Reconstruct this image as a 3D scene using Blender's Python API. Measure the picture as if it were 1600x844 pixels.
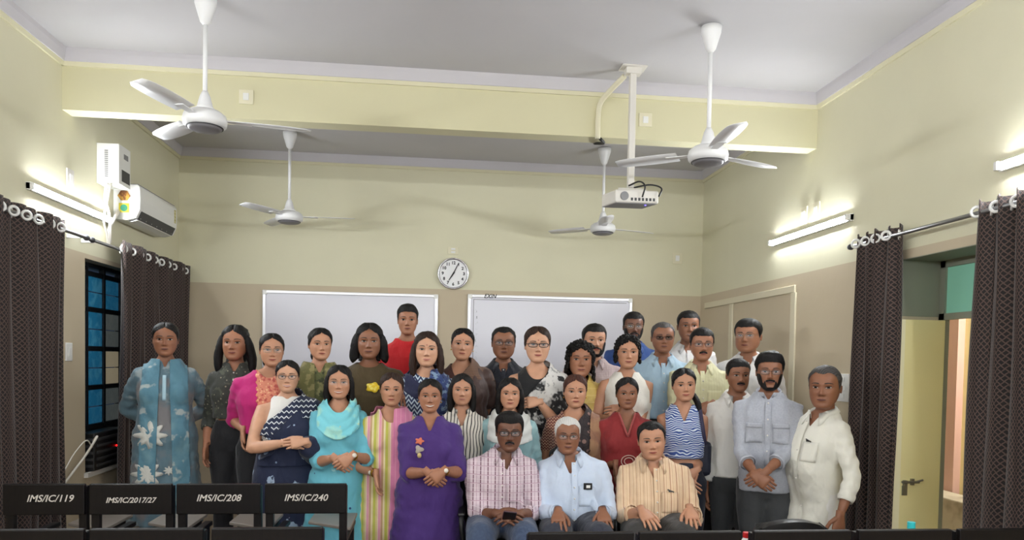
import bpy, bmesh, math, random
import numpy as np
from mathutils import Vector, Matrix
for o in list(bpy.data.objects): bpy.data.objects.remove(o, do_unlink=True)
scene = bpy.context.scene
COL = scene.collection
PI = math.pi
# ------------------------------------------------------------------ camera
F_PX, CX, CY, CAM_H = 1155.0, 800.0, 600.0, 1.65          # focal length / optical centre in 1600x844 pixels
def _ray(px, py): return np.array([(px - CX) / F_PX, -(py - CY) / F_PX, 1.0])
_Y = _ray(672, 560); _Y /= np.linalg.norm(_Y)
_U = np.array([math.sin(.014), math.cos(.014), 0.0]); _U -= _Y * _U.dot(_Y); _U /= np.linalg.norm(_U)
_X = np.cross(_U, _Y)
RCAM = np.stack([_X, _Y, _U])                              # camera (right, up, forward) -> room (x, y, z)
def at(px, py, axis, val):                                 # point on the plane axis=val seen at a pixel
    d = RCAM @ _ray(px, py); t = (val - (0, 0, CAM_H)[axis]) / d[axis]
    return np.array([0, 0, CAM_H]) + d * t
cam = bpy.data.objects.new('camera', bpy.data.cameras.new('camera')); COL.objects.link(cam)
cam.data.sensor_fit = 'HORIZONTAL'; cam.data.sensor_width = 36.0
cam.data.lens = F_PX / 1600 * 36; cam.data.shift_y = (CY - 422) / 1600; cam.data.clip_start = .05
r_, u_, w_ = RCAM[:, 0], RCAM[:, 1], RCAM[:, 2]
cam.matrix_world = Matrix(((r_[0], u_[0], -w_[0], 0), (r_[1], u_[1], -w_[1], 0), (r_[2], u_[2], -w_[2], CAM_H), (0, 0, 0, 1)))
scene.camera = cam
# ------------------------------------------------------------------ light levels
TUBE_POWER = 188.0
CORRIDOR_POWER = 110.0
world = bpy.data.worlds.new('world'); scene.world = world; world.use_nodes = True
world.node_tree.nodes['Background'].inputs[0].default_value = (.02, .03, .05, 1)
world.node_tree.nodes['Background'].inputs[1].default_value = .6
vs = scene.view_settings
vs.view_transform = 'Standard'; vs.look = 'None'; vs.gamma = 1; vs.use_curve_mapping = False
vs.exposure = 0.40
# ------------------------------------------------------------------ helpers
def lin(c):
    return tuple((v / 255 / 12.92 if v / 255 <= .04045 else ((v / 255 + .055) / 1.055) ** 2.4) for v in c) + (1.0,)
class NT:
    def __init__(s, name):
        s.m = bpy.data.materials.new(name); s.m.use_nodes = True; s.t = s.m.node_tree
        s.b = s.t.nodes['Principled BSDF']; s.l = s.t.links
    def n(s, kind, **kw):
        x = s.t.nodes.new(kind)
        for k, v in kw.items(): setattr(x, k, v)
        return x
    def put(s, sock, v):
        if hasattr(v, 'is_linked') or isinstance(v, bpy.types.NodeSocket): s.l.new(v, sock)
        else: sock.default_value = v
    def math(s, op, a, b=0.0, c=None):
        x = s.n('ShaderNodeMath', operation=op); s.put(x.inputs[0], a); s.put(x.inputs[1], b)
        if c is not None: s.put(x.inputs[2], c)
        return x.outputs[0]
    def mix(s, f, a, b):
        x = s.n('ShaderNodeMix', data_type='RGBA'); s.put(x.inputs[0], f); s.put(x.inputs[6], a); s.put(x.inputs[7], b)
        return x.outputs[2]
def band(t, coord, period, duty, phase=0.0):
    return t.math('LESS_THAN', t.math('FRACT', t.math('ADD', t.math('DIVIDE', coord, period), 100.0 + phase)), duty)
MATS = {}
def mat(name, col, rough=.7, layers=(), bump=0.0, bscale=60, metal=0.0, emit=None, alpha=1.0, coords='Object', spec=None, var=0.0, sheen=0.0, wrinkle=0.0):
    """procedural material: base colour, then layers of (pattern, colour)"""
    t = NT(name); b = t.b
    tc = t.n('ShaderNodeTexCoord').outputs['UV' if coords == 'UV' else 'Object']
    sp = t.n('ShaderNodeSeparateXYZ'); t.l.new(tc, sp.inputs[0]); X, Y, Z = sp.outputs
    c = lin(col)
    AX = dict(x=X, y=Y, z=Z)
    for pat, colr in layers:
        k = pat[0]; cc = lin(colr)
        if k == 'stripes': f = band(t, AX[pat[1]], pat[2], pat[3], pat[4] if len(pat) > 4 else 0)
        elif k == 'spots':
            v = t.n('ShaderNodeTexVoronoi'); t.l.new(tc, v.inputs['Vector']); v.inputs['Scale'].default_value = pat[1]
            f = t.math('LESS_THAN', v.outputs['Distance'], pat[2])
        elif k == 'noise':
            v = t.n('ShaderNodeTexNoise'); t.l.new(tc, v.inputs['Vector']); v.inputs['Scale'].default_value = pat[1]; v.inputs['Detail'].default_value = 3
            mr = t.n('ShaderNodeMapRange'); t.l.new(v.outputs[0], mr.inputs[0]); mr.inputs[1].default_value = pat[2]; mr.inputs[2].default_value = pat[3]; f = mr.outputs[0]
        elif k == 'zigzag':      # axis across, axis along, period, duty, amplitude, wavelength
            tri = t.math('PINGPONG', AX[pat[2]], pat[6] / 2)
            f = band(t, t.math('ADD', AX[pat[1]], t.math('MULTIPLY', tri, pat[5] / pat[6] * 2)), pat[3], pat[4])
        elif k == 'wavy':        # noise-warped stripes
            v = t.n('ShaderNodeTexNoise'); t.l.new(tc, v.inputs['Vector']); v.inputs['Scale'].default_value = pat[4]; v.inputs['Detail'].default_value = 1
            f = band(t, t.math('ADD', AX[pat[1]], t.math('MULTIPLY', v.outputs[0], pat[5])), pat[2], pat[3])
        elif k == 'cells':
            v = t.n('ShaderNodeTexVoronoi', feature='DISTANCE_TO_EDGE'); t.l.new(tc, v.inputs['Vector']); v.inputs['Scale'].default_value = pat[1]
            f = t.math('LESS_THAN', v.outputs['Distance'], pat[2])
        elif k == 'below': f = t.math('LESS_THAN', AX[pat[1]], pat[2])
        elif k == 'between': f = t.math('MULTIPLY', t.math('GREATER_THAN', AX[pat[1]], pat[2]), t.math('LESS_THAN', AX[pat[1]], pat[3]))
        elif k == 'diag': f = band(t, t.math('ADD', t.math('MULTIPLY', X, pat[1]), t.math('MULTIPLY', Z, pat[2])), pat[3], pat[4])
        elif k == 'ogee':        # lattice of curved diamonds on UV
            a = t.math('SINE', t.math('MULTIPLY', X, 2 * PI / pat[1])); d = t.math('SINE', t.math('MULTIPLY', Y, 2 * PI / pat[2]))
            u1 = t.math('ADD', t.math('DIVIDE', X, pat[1]), t.math('DIVIDE', Y, pat[2])); u2 = t.math('SUBTRACT', t.math('DIVIDE', X, pat[1]), t.math('DIVIDE', Y, pat[2]))
            w1 = t.math('ADD', u1, t.math('MULTIPLY', d, .05)); w2 = t.math('ADD', u2, t.math('MULTIPLY', d, .05))
            f1 = t.math('LESS_THAN', t.math('FRACT', t.math('ADD', w1, 100.0)), pat[3]); f2 = t.math('LESS_THAN', t.math('FRACT', t.math('ADD', w2, 100.0)), pat[3])
            f = t.math('MAXIMUM', f1, f2)
        if len(pat) and isinstance(pat[-1], tuple) and pat[-1][0] == 'in':      # limited to a range of one axis
            q = pat[-1]; f = t.math('MULTIPLY', f, t.math('MULTIPLY', t.math('GREATER_THAN', AX[q[1]], q[2]), t.math('LESS_THAN', AX[q[1]], q[3])))
        c = t.mix(f, c, cc)
    if var:
        v = t.n('ShaderNodeTexNoise'); t.l.new(tc, v.inputs['Vector']); v.inputs['Scale'].default_value = 2.2; v.inputs['Detail'].default_value = 4
        h = t.n('ShaderNodeHueSaturation'); t.put(h.inputs['Color'], c)
        t.put(h.inputs['Value'], t.math('ADD', t.math('MULTIPLY', v.outputs[0], var * 2), 1 - var)); c = h.outputs[0]
    t.put(b.inputs['Base Color'], c); b.inputs['Roughness'].default_value = rough; b.inputs['Metallic'].default_value = metal
    if spec is not None: b.inputs['Specular IOR Level'].default_value = spec
    if sheen: b.inputs['Sheen Weight'].default_value = sheen
    if wrinkle:
        mp = t.n('ShaderNodeMapping'); mp.inputs['Scale'].default_value = (1.0, 1.0, .55); mp.inputs['Rotation'].default_value = (.0, .5, .0); t.l.new(tc, mp.inputs[0])
        v = t.n('ShaderNodeTexNoise'); t.l.new(mp.outputs[0], v.inputs['Vector']); v.inputs['Scale'].default_value = 13; v.inputs['Detail'].default_value = 2; v.inputs['Distortion'].default_value = .25
        b2 = t.n('ShaderNodeBump'); b2.inputs['Strength'].default_value = wrinkle; b2.inputs['Distance'].default_value = .03
        t.l.new(v.outputs[0], b2.inputs['Height']); t.l.new(b2.outputs[0], b.inputs['Normal'])
    if bump:
        v = t.n('ShaderNodeTexNoise'); t.l.new(tc, v.inputs['Vector']); v.inputs['Scale'].default_value = bscale; v.inputs['Detail'].default_value = 4
        bp = t.n('ShaderNodeBump'); bp.inputs['Strength'].default_value = bump; bp.inputs['Distance'].default_value = .01
        t.l.new(v.outputs[0], bp.inputs['Height'])
        if wrinkle: t.l.new(b2.outputs[0], bp.inputs['Normal'])
        t.l.new(bp.outputs[0], b.inputs['Normal'])
    if emit is not None:
        t.put(b.inputs['Emission Color'], lin(emit[0])); b.inputs['Emission Strength'].default_value = emit[1]
    if alpha < 1: b.inputs['Alpha'].default_value = alpha
    MATS[name] = t.m
    return t.m
def tag(o, label, cat, group=None):
    o['label'] = label; o['category'] = cat
    if group: o['group'] = group
    return o
def struct(o): o['kind'] = 'structure'; return o
def link(name, me, parent=None, loc=None, rot=None):
    o = bpy.data.objects.new(name, me); COL.objects.link(o)
    if parent is not None: o.parent = parent
    if loc is not None: o.location = loc
    if rot is not None: o.rotation_euler = rot
    return o
def empty(name, loc=(0, 0, 0), rot=(0, 0, 0)):
    o = link(name, None, None, loc, rot); o.empty_display_size = .1; return o
class MB:
    """collects verts/faces (with material slots); build() links ONE mesh object"""
    def __init__(s): s.v = []; s.f = []; s.mi = []
    def add(s, V, F, mi=0):
        k = len(s.v); s.v += [tuple(map(float, p)) for p in V]; s.f += [tuple(i + k for i in q) for q in F]; s.mi += [mi] * len(F); return s
    def box(s, lo, hi, mi=0):
        x0, y0, z0 = lo; x1, y1, z1 = hi
        V = [(x0,y0,z0),(x1,y0,z0),(x1,y1,z0),(x0,y1,z0),(x0,y0,z1),(x1,y0,z1),(x1,y1,z1),(x0,y1,z1)]
        return s.add(V, [(0,3,2,1),(4,5,6,7),(0,1,5,4),(1,2,6,5),(2,3,7,6),(3,0,4,7)], mi)
    def bar(s, p, q, w, d, mi=0, up=(0, 0, 1)):
        p, q = Vector(p), Vector(q); t = (q - p).normalized(); u = Vector(up)
        if abs(t.dot(u)) > .95: u = Vector((0, 1, 0))
        a = t.cross(u).normalized(); b = a.cross(t)
        V = [c + a * w / 2 * sx + b * d / 2 * sy for c in (p, q) for sx, sy in ((-1,-1),(1,-1),(1,1),(-1,1))]
        return s.add(V, [(0,1,2,3),(7,6,5,4),(0,4,5,1),(1,5,6,2),(2,6,7,3),(3,7,4,0)], mi)
    def tube(s, pts, rad, n=10, mi=0, cap=True, flat=None):
        V, F = tube(pts, rad, n, cap, flat); return s.add(V, F, mi)
    def lathe(s, prof, n=24, loc=(0, 0, 0), mi=0, cap=True):
        V = []; F = []; m = len(prof)
        for i in range(n):
            a = 2 * PI * i / n
            for r, z in prof: V.append((loc[0] + r * math.cos(a), loc[1] + r * math.sin(a), loc[2] + z))
        for i in range(n):
            for j in range(m - 1):
                a, b = i * m + j, (i + 1) % n * m + j; F.append((a, b, b + 1, a + 1))
        if cap: F.append(tuple(i * m for i in range(n))[::-1]); F.append(tuple(i * m + m - 1 for i in range(n)))
        return s.add(V, F, mi)
    def prism(s, poly, axis, a, b, mi=0):
        n = len(poly); V = []
        for h in (a, b):
            for p in poly: q = list(p); q.insert(axis, h); V.append(tuple(q))
        return s.add(V, [tuple(range(n))[::-1], tuple(range(n, 2 * n))] + [(i, (i + 1) % n, (i + 1) % n + n, i + n) for i in range(n)], mi)
    def build(s, name, mats, parent=None, smooth=False, loc=None, rot=None, bevel=0):
        me = bpy.data.meshes.new(name); me.from_pydata(s.v, [], s.f); fixn(me)
        for m in (mats if isinstance(mats, (list, tuple)) else [mats]): me.materials.append(m)
        if any(s.mi): me.polygons.foreach_set('material_index', s.mi)
        if smooth: me.polygons.foreach_set('use_smooth', [True] * len(s.f))
        o = link(name, me, parent, loc, rot)
        if bevel:
            md = o.modifiers.new('bevel', 'BEVEL'); md.width = bevel; md.segments = 2; md.limit_method = 'ANGLE'
        return o
def fixn(me):
    bm = bmesh.new(); bm.from_mesh(me); bmesh.ops.recalc_face_normals(bm, faces=bm.faces); bm.to_mesh(me); bm.free()
def tube(pts, rad, n=10, cap=True, flat=None):
    """tube through points; rad per point (scalar or (a,b)); flat = side direction for the first radius"""
    P = np.array(pts, float); m = len(P); T = np.gradient(P, axis=0); T /= np.linalg.norm(T, axis=1)[:, None] + 1e-9
    u = np.array(flat if flat is not None else ((1, 0, 0) if abs(T[0][0]) < .8 else (0, 1, 0)), float)
    R = [r if isinstance(r, (tuple, list)) else (r, r) for r in (rad if isinstance(rad, (list, tuple)) else [rad] * m)]
    V = []; F = []; ang = np.arange(n) * 2 * PI / n
    for i in range(m):
        u = u - T[i] * u.dot(T[i]); u /= np.linalg.norm(u) + 1e-9; w = np.cross(T[i], u)
        V.append(P[i] + np.outer(np.cos(ang) * R[i][0], u) + np.outer(np.sin(ang) * R[i][1], w))
    V = np.concatenate(V)
    for i in range(m - 1):
        for j in range(n): F.append((i*n+j, i*n+(j+1) % n, (i+1)*n+(j+1) % n, (i+1)*n+j))
    if cap: F.append(tuple(range(n))[::-1]); F.append(tuple(range((m-1)*n, m*n)))
    return V, F
def arc_pts(pts, k=6):
    """Catmull-Rom through points"""
    P = [np.array(p, float) for p in pts]; P = [2*P[0]-P[1]] + P + [2*P[-1]-P[-2]]; out = []
    for i in range(1, len(P) - 2):
        for j in range(k):
            t = j / k; a, b, c, d = P[i-1], P[i], P[i+1], P[i+2]
            out.append(.5*((2*b)+(c-a)*t+(2*a-5*b+4*c-d)*t*t+(3*b-a-3*c+d)*t**3))
    out.append(P[-2]); return out
def text_mesh(body, size, shear=0.0, ext=.0006, bold=0.0):
    cu = bpy.data.curves.new('text', 'FONT'); cu.body = body; cu.size = size; cu.shear = shear; cu.extrude = ext; cu.offset = bold
    cu.align_x = 'CENTER'; cu.align_y = 'CENTER'; cu.resolution_u = 3
    o = bpy.data.objects.new('text', cu); COL.objects.link(o)
    bpy.context.view_layer.update()
    me = bpy.data.meshes.new_from_object(o.evaluated_get(bpy.context.evaluated_depsgraph_get()))
    bpy.data.objects.remove(o); return me
# ------------------------------------------------------------------ the room
XL, XR, YB, YF, ZC = -2.56, 2.96, 7.9, -3.2, 3.74
BAND = 2.385
cream, beige = (217, 213, 185), (197, 183, 157)
M_wall = mat('wall paint', cream, .75, [(('below', 'z', BAND), beige)], bump=.12, bscale=14, var=.05)
M_beam = mat('beam paint', (210, 205, 170), .75, bump=.1, bscale=14, var=.04)
M_ceil = mat('ceiling paint', (190, 188, 190), .85, bump=.12, bscale=10, var=.05)
M_corn = mat('cornice paint', (196, 193, 197), .8, var=.04)
M_cornl = mat('cornice lower paint', (214, 209, 178), .8, var=.03)
M_floor = mat('terrazzo floor', (120, 108, 98), .35, [(('spots', 60, .22), (150, 140, 128)), (('noise', 3, .4, .7), (108, 98, 90))], bump=.03)
M_dais = mat('dais concrete', (140, 125, 108), .5, var=.1)
M_white = mat('white plastic', (232, 232, 228), .4)
M_offw = mat('aged white enamel', (216, 212, 204), .4, var=.06)
M_grey = mat('grey plastic', (128, 128, 130), .5)
M_dgrey = mat('dark grey plastic', (60, 60, 62), .5)
M_black = mat('black plastic', (16, 16, 18), .4)
M_chrome = mat('chrome', (200, 200, 205), .25, metal=1)
M_steel = mat('brushed steel', (150, 150, 150), .4, metal=1)
M_wood = mat('dark stained wood', (11, 7, 8), .42, [(('wavy', 'x', .03, .3, 6, .05), (8, 5, 6))], bump=.05, spec=.3)
M_cable = mat('white cable', (222, 218, 208), .5)
M_bcable = mat('black cable', (18, 18, 18), .5)
T = .3
# openings (y0, y1, z0, z1)
WIN = (5.84, 7.1, .745, 2.35)
DOOR = (3.42, 4.40, 0.0, 2.326)
m = MB(); m.box((XL - T, YF - .2, -.12), (XR + T, YB + .25, 0)); struct(m.build('floor', M_floor))
m = MB(); m.box((XL - T, YF - .2, ZC), (XR + T, YB + .25, ZC + .15)); struct(m.build('ceiling', M_ceil))
m = MB(); m.box((XL - T, YB, 0), (XR + T, YB + .25, ZC)); struct(m.build('wall_back', M_wall))
m = MB(); m.box((XL - T, YF - .2, 0), (XR + T, YF, ZC)); struct(m.build('wall_front', M_wall))
def holed(x0, x1, op):
    m = MB(); a, b, c, d = op
    m.box((x0, YF, 0), (x1, a, ZC)); m.box((x0, b, 0), (x1, YB, ZC)); m.box((x0, a, d), (x1, b, ZC))
    if c > 0: m.box((x0, a, 0), (x1, b, c))
    return m
struct(holed(XL - T, XL, WIN).build('wall_left', M_wall)); struct(holed(XR, XR + T, DOOR).build('wall_right', M_wall))
m = MB(); m.box((XL, 5.5, 3.33), (XR, 5.65, ZC)); struct(m.build('trim_1', M_beam))                    # concrete beam
m = MB(); m.box((XL, 5.12, 0), (XR, YB, .2)); struct(m.build('floor_dais', M_dais, bevel=.008))
# cornice: lavender cove with a cream bead below it, round both bays
def cornice(n, y0, y1):
    prof = [(0, 0), (.0, -.085), (.03, -.085), (.045, -.03), (.05, 0)]
    prof2 = [(0, -.085), (0, -.112), (.014, -.112), (.022, -.085)]
    m = MB()
    for k, pr in enumerate((prof, prof2)):
        for (cx, cy, dx, dy, L, ax) in ((XL, y0, 1, 0, (y0, y1), 1), (XR, y0, -1, 0, (y0, y1), 1), (0, y1, 0, -1, (XL, XR), 0), (0, y0, 0, 1, (XL, XR), 0)):
            if ax == 1: m.prism([(cx + dx * a, ZC + b) for a, b in pr], 1, L[0], L[1], k)
            else: m.prism([(cy + dy * a, ZC + b) for a, b in pr], 0, L[0], L[1], k)
    struct(m.build('trim_%d' % n, [M_corn, M_cornl]))
cornice(2, YF, 5.5); cornice(3, 5.65, YB)
# tube lights on both walls, evenly spaced down the room
M_tube = mat('lit tube', (255, 255, 255), .4, emit=((246, 250, 255), TUBE_POWER))
def tube_light(side, y, label):
    x = XL if side < 0 else XR; s = -side
    t = empty('tube_light', (x, y, 2.70)); tag(t, label, 'light', 'wall tube lights')
    m = MB(); m.box((min(0, s * .028), -.61, -.026), (max(0, s * .028), .61, .026)); m.build('batten', M_white, t, bevel=.003)
    m = MB(); m.prism([(s * .0285 + s * .010 * math.cos(a), .0195 * math.sin(a)) for a in np.linspace(-PI / 2, PI / 2, 9)], 1, -.585, .585); m.build('diffuser', M_tube, t)
    for e in (-1, 1):
        m = MB(); m.box((min(s * .0, s * .058), e * .598 - .012, -.022), (max(0, s * .042), e * .598 + .012, .022)); m.build('end_cap', M_white, t, bevel=.003)
def added_end_tube(x, label):  # unseen tubes added behind the camera to light people and boards from the front
    t = empty('tube_light', (x, YF, 2.70)); tag(t, label, 'light', 'wall tube lights')
    m = MB(); m.box((-.61, .0005, -.026), (.61, .028, .026)); m.build('batten', M_white, t, bevel=.003)
    m = MB(); m.prism([(.0285 + .010 * math.cos(a), .0195 * math.sin(a)) for a in np.linspace(-PI / 2, PI / 2, 9)], 0, -.585, .585); m.build('diffuser', M_tube, t)
    for e in (-1, 1): m = MB(); m.box((e * .598 - .012, .0005, -.022), (e * .598 + .012, .058, .022)); m.build('end_cap', M_white, t, bevel=.003)
for x_, n_ in ((-1.75, 'nearest the window wall'), (-.45, 'second from the window wall'), (.85, 'second from the door wall'), (2.15, 'nearest the door wall')): added_end_tube(x_, 'added unseen tube light on the rear end wall, ' + n_)
tube_light(-1, 5.64, 'lit white tube light on wall beside the air conditioner')
tube_light(1, 5.57, 'lit white tube light on wall beside two vent plates')
tube_light(1, 2.98, 'lit white tube light on wall above the door curtains')
for y in (2.98,): tube_light(-1, y, 'lit white tube light on the window wall above near curtain')
for y, w_ in ((.4, 'middle'), (-2.1, 'far rear')):
    tube_light(-1, y, 'lit white tube light on the %s part of window wall' % w_); tube_light(1, y, 'lit white tube light on the %s part of door wall' % w_)
# ---------------- left window with small panes
M_frame = mat('window frame black', (20, 24, 28), .5)
M_blue = mat('blue patterned glass', (44, 132, 172), .25, [(('noise', 9, .45, .62), (92, 172, 200))], bump=.4, bscale=40, emit=((40, 120, 165), .16))  # emission in the three pane glasses stands in for dusk light outside
M_pgrey = mat('grey patterned glass', (120, 130, 130), .3, [(('noise', 8, .4, .7), (150, 152, 146))], bump=.4, bscale=40, emit=((120, 128, 126), .12))
M_pcream = mat('cream patterned glass', (196, 186, 160), .3, bump=.3, bscale=40, emit=((190, 176, 146), .2))
w = empty('window_1', (XL - .12, 0, 0)); struct(w)
m = MB(); a, b, c, d = WIN
c = 1.04
for y in (a + .02, a + .27, a + .58, a + .90, b - .02): m.box((-.02, y - .016, c), (.02, y + .016, d))
m.box((-.02, a, .745), (.0, b, 1.04))
rows = [1.0, 1.06, 1.27, 1.48, 1.69, 1.90, 2.12, 2.30, 2.35]
for i, z in enumerate((1.02, 1.06, 1.37, 1.68, 1.99, 2.27, 2.34)): m.box((-.018, a, z - .018), (.018, b, z + .018))
m.build('window_frame', M_frame, w)
cols = [(a + .036, a + .254), (a + .286, a + .564), (a + .596, a + .884), (a + .916, b - .036)]
zz = (1.06, 1.37, 1.68, 1.99, 2.27)
for ci, (y0, y1) in enumerate(cols):
    for k in range(4):
        for h in range(2):
            zm = (zz[k] + zz[k + 1]) / 2; z0, z1 = (zz[k] + .02, zm - .004) if h == 0 else (zm + .004, zz[k + 1] - .02)
            mm = M_blue if ci < 2 or k == 3 else ([M_pgrey, M_pcream, M_pgrey][k] if ci == 2 else M_blue)
            m = MB(); m.box((-.006, y0, z0), (.006, y1, z1)); m.build('pane', mm, w, bevel=.005)
m = MB(); m.box((XL - T, WIN[0] - .02, .71), (XL + .03, WIN[1] + .02, .745)); struct(m.build('trim_4', M_offw))   # sill
# ---------------- right door: reveal, ventilator, open leaf, corridor
M_door = mat('pale yellow door paint', (228, 218, 160), .5, var=.06, bump=.05)
M_dedge = mat('door edge paint', (232, 226, 190), .5)
M_reveal = mat('door frame grey green', (140, 143, 128), .6, var=.06)
M_green = mat('green ventilator glass', (120, 172, 152), .3, emit=((120, 176, 150), .22))  # emission stands in for light coming from behind the ventilator
M_corr = mat('corridor cream paint', (236, 226, 176), .7, var=.04)
M_pink = mat('corridor pink paint', (220, 182, 174), .7)
d1 = empty('door_1', (0, 0, 0)); struct(d1)
m = MB(); m.box((XR + .26, DOOR[0], 1.95), (XR + .3, DOOR[1], 1.99)); m.box((XR + .26, DOOR[1] - .05, 0), (XR + .3, DOOR[1], 2.326)); m.box((XR + .26, DOOR[0], 0), (XR + .3, DOOR[0] + .05, 2.326))
m.box((XR + .26, DOOR[0], 2.28), (XR + .3, DOOR[1], 2.326)); m.build('door_frame', M_reveal, d1)
m = MB(); m.box((XR, DOOR[1] - .003, 1.97), (XR + .26, DOOR[1] + .001, 2.326)); m.box((XR, DOOR[0], 2.322), (XR + .26, DOOR[1], 2.327)); m.build('reveal_lining', M_reveal, d1)
for k in range(2):
    y0 = DOOR[0] + .05 + k * .45; m = MB(); m.box((XR + .275, y0 + .01, 1.99), (XR + .283, y0 + .43, 2.28)); m.build('ventilator_pane', M_green, d1)
m = MB(); m.box((2.95, 4.335, .01), (XR + .26, 4.37, 1.945), 0); m.box((2.905, 4.33, .01), (2.95, 4.372, 1.945), 1); leaf = m.build('door_leaf', [M_door, M_dedge], d1)
m = MB(); m.box((2.97, 4.315, .90), (2.99, 4.335, .935)); m.tube([(2.955, 4.318, .925), (3.07, 4.318, .925)], .008, 8); m.box((2.965, 4.322, .84), (2.995, 4.335, .90)); m.box((3.02, 4.32, .905), (3.04, 4.335, .945))
m.tube([(3.045, 4.318, .925), (3.09, 4.31, .94)], .006, 8); m.build('latch', M_steel, leaf)
m = MB(); m.box((5.0, 1.0, -.1), (5.15, 9, 3.4)); struct(m.build('wall_corridor', M_corr))
m = MB(); m.box((XR + T, 1.0, -.12), (5.15, 9, -.02)); struct(m.build('floor_corridor', M_floor))
m = MB(); m.box((XR + T, 1.0, 3.3), (5.15, 9, 3.4)); struct(m.build('ceiling_corridor', M_ceil))
m = MB(); m.box((XR + T, 8.8, -.1), (5.15, 9, 3.4)); m.box((XR + T, 1, -.1), (5.15, 1.15, 3.4)); struct(m.build('wall_corridor_ends', M_corr))
p0 = at(1480, 640, 0, 4.95); p1 = at(1496, 640, 0, 4.95)
m = MB(); m.box((4.93, p1[1], 0), (5.0, p0[1] + .5, 3.3)); struct(m.build('trim_5', M_pink))
pz = at(1490, 778, 0, 4.7)
m = MB(); m.box((4.62, 3.0, 0), (4.9, p0[1] + .3, pz[2])); pl = m.build('corridor_ledge', mat('ledge stone', (196, 190, 176), .5, [(('noise', 4, .5, .7), (150, 140, 124))]), bevel=.01); tag(pl, 'low pale stone ledge in the corridor beyond the door', 'ledge')
cl = empty('added_corridor_tube', (4.98, 5.2, 2.6)); tag(cl, 'unseen tube light added on the corridor wall', 'light')  # unseen lamp added to brighten the corridor beyond the doorway
m = MB(); m.box((-.03, -.6, -.02), (.02, .6, .02)); m.build('batten', M_white, cl)
m = MB(); m.tube([(-.045, -.58, 0), (-.045, .58, 0)], .0165, 10); m.build('tube', mat('corridor tube', (255, 255, 255), .4, emit=((255, 250, 236), CORRIDOR_POWER * 3)), cl, True)
# ---------------- curtains
M_curt = mat('brown lattice curtain', (20, 13, 13), .8, [(('ogee', .027, .032, .25), (88, 69, 62))], coords='UV', bump=0, sheen=.2)
def curtain(side, y0, y1, ztop, zbot, nf, label, amp=.035, off=.1, ph=0.0, taper=0.0):
    x = XL + off if side < 0 else XR - off; nu = nf * 10 + 1; nv = 26
    W = y1 - y0; V = []; UV = []; F = []
    for j in range(nv):
        v = j / (nv - 1); z = ztop + (zbot - ztop) * v
        for i in range(nu):
            u = i / (nu - 1); a = 2 * PI * nf * u + ph
            yy = y0 + W * (u - .5) * (1 - taper * math.sin(PI * min(1, v * 1.1)) * .5) + W / 2
            A = amp * (.8 + .35 * math.sin(3.1 * u * nf + 1.3)); dz = .012 * math.cos(a) if j == 0 else 0
            V.append((x + A * math.sin(a) + .012 * math.sin(5 * v + 9 * u), yy + .012 * math.sin(2 * a + 3 * v), z + dz)); UV.append((u * W * 1.75 + .02 * v, z))
    for j in range(nv - 1):
        for i in range(nu - 1): k = j * nu + i; F.append((k, k + 1, k + nu + 1, k + nu))
    me = bpy.data.meshes.new('curtain'); me.from_pydata(V, [], F); me.materials.append(M_curt)
    uv = me.uv_layers.new(name='cloth'); idx = np.zeros(len(me.loops), int); me.loops.foreach_get('vertex_index', idx)
    uv.data.foreach_set('uv', np.array(UV)[idx].ravel()); me.polygons.foreach_set('use_smooth', [True] * len(F))
    o = link('curtain', me); sd = o.modifiers.new('thickness', 'SOLIDIFY'); sd.thickness = .004; sd.offset = 0
    tag(o, label, 'curtain', 'brown lattice curtains')
    for i in range(nf):
        for e in (.25, .75):
            u = (i + e) / nf; yy = y0 + W * u
            if (i * 2 + (e > .5)) % 2 == 0 or True:
                m = MB(); pts = [(math.cos(a) * .026, .0, math.sin(a) * .026) for a in np.linspace(0, 2 * PI, 15)]
                m.tube(pts, .0085, 6, cap=False); a = 2 * PI * nf * u + ph
                m.build('eyelet_ring', M_chrome if False else M_white, o, True, loc=(x + amp * math.sin(a) * .8, yy, ztop - .055), rot=(0, 0, .9 if math.sin(a) > 0 else -.9))
    return o
def rod(side, y0, y1, z, label):
    x = XL + .1 if side < 0 else XR - .1
    t = empty('curtain_rod', (x, (y0 + y1) / 2, z)); tag(t, label, 'curtain rod'); L = (y1 - y0) / 2
    m = MB(); m.tube([(0, -L, 0), (0, L, 0)], .0125, 12); m.build('pole', M_steel, t, True)
    for e in (-1, 1):
        m = MB(); m.lathe([(.0, -.03), (.018, -.022), (.022, 0), (.012, .018), (.0, .02)], 12, cap=False); m.build('finial', M_dgrey, t, True, loc=(0, e * (L + .012), 0), rot=(PI / 2 * e, 0, 0))
        m = MB(); m.box((-.1 if side < 0 else .008, -.012, -.014), (-.008 if side < 0 else .1, .012, .014)); m.build('bracket', M_white, t, loc=(0, e * (L - .05), 0))
    return t
rod(-1, 4.0, 5.62, 2.47, 'steel curtain rod on window wall carrying the nearer curtain')
rod(-1, 5.74, 7.82, 2.47, 'steel curtain rod over the blue-paned window')
rod(1, 2.6, 4.80, 2.465, 'steel curtain rod over the open doorway')
curtain(-1, 4.2, 5.31, 2.525, .08, 8, 'brown lattice curtain hanging beside the wall switch and thin white cables')
curtain(-1, 6.12, 7.76, 2.525, .24, 10, 'brown lattice curtain behind the woman in blue-grey kurta', ph=.6, amp=.04, off=.125)
curtain(1, 4.30, 4.74, 2.525, .05, 4, 'brown lattice curtain beside the man in white kurta', ph=.3, amp=.035)
curtain(1, 2.85, 3.655, 2.525, .05, 6, 'brown lattice curtain across the doorway from the latched door leaf', ph=1.0)
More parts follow.
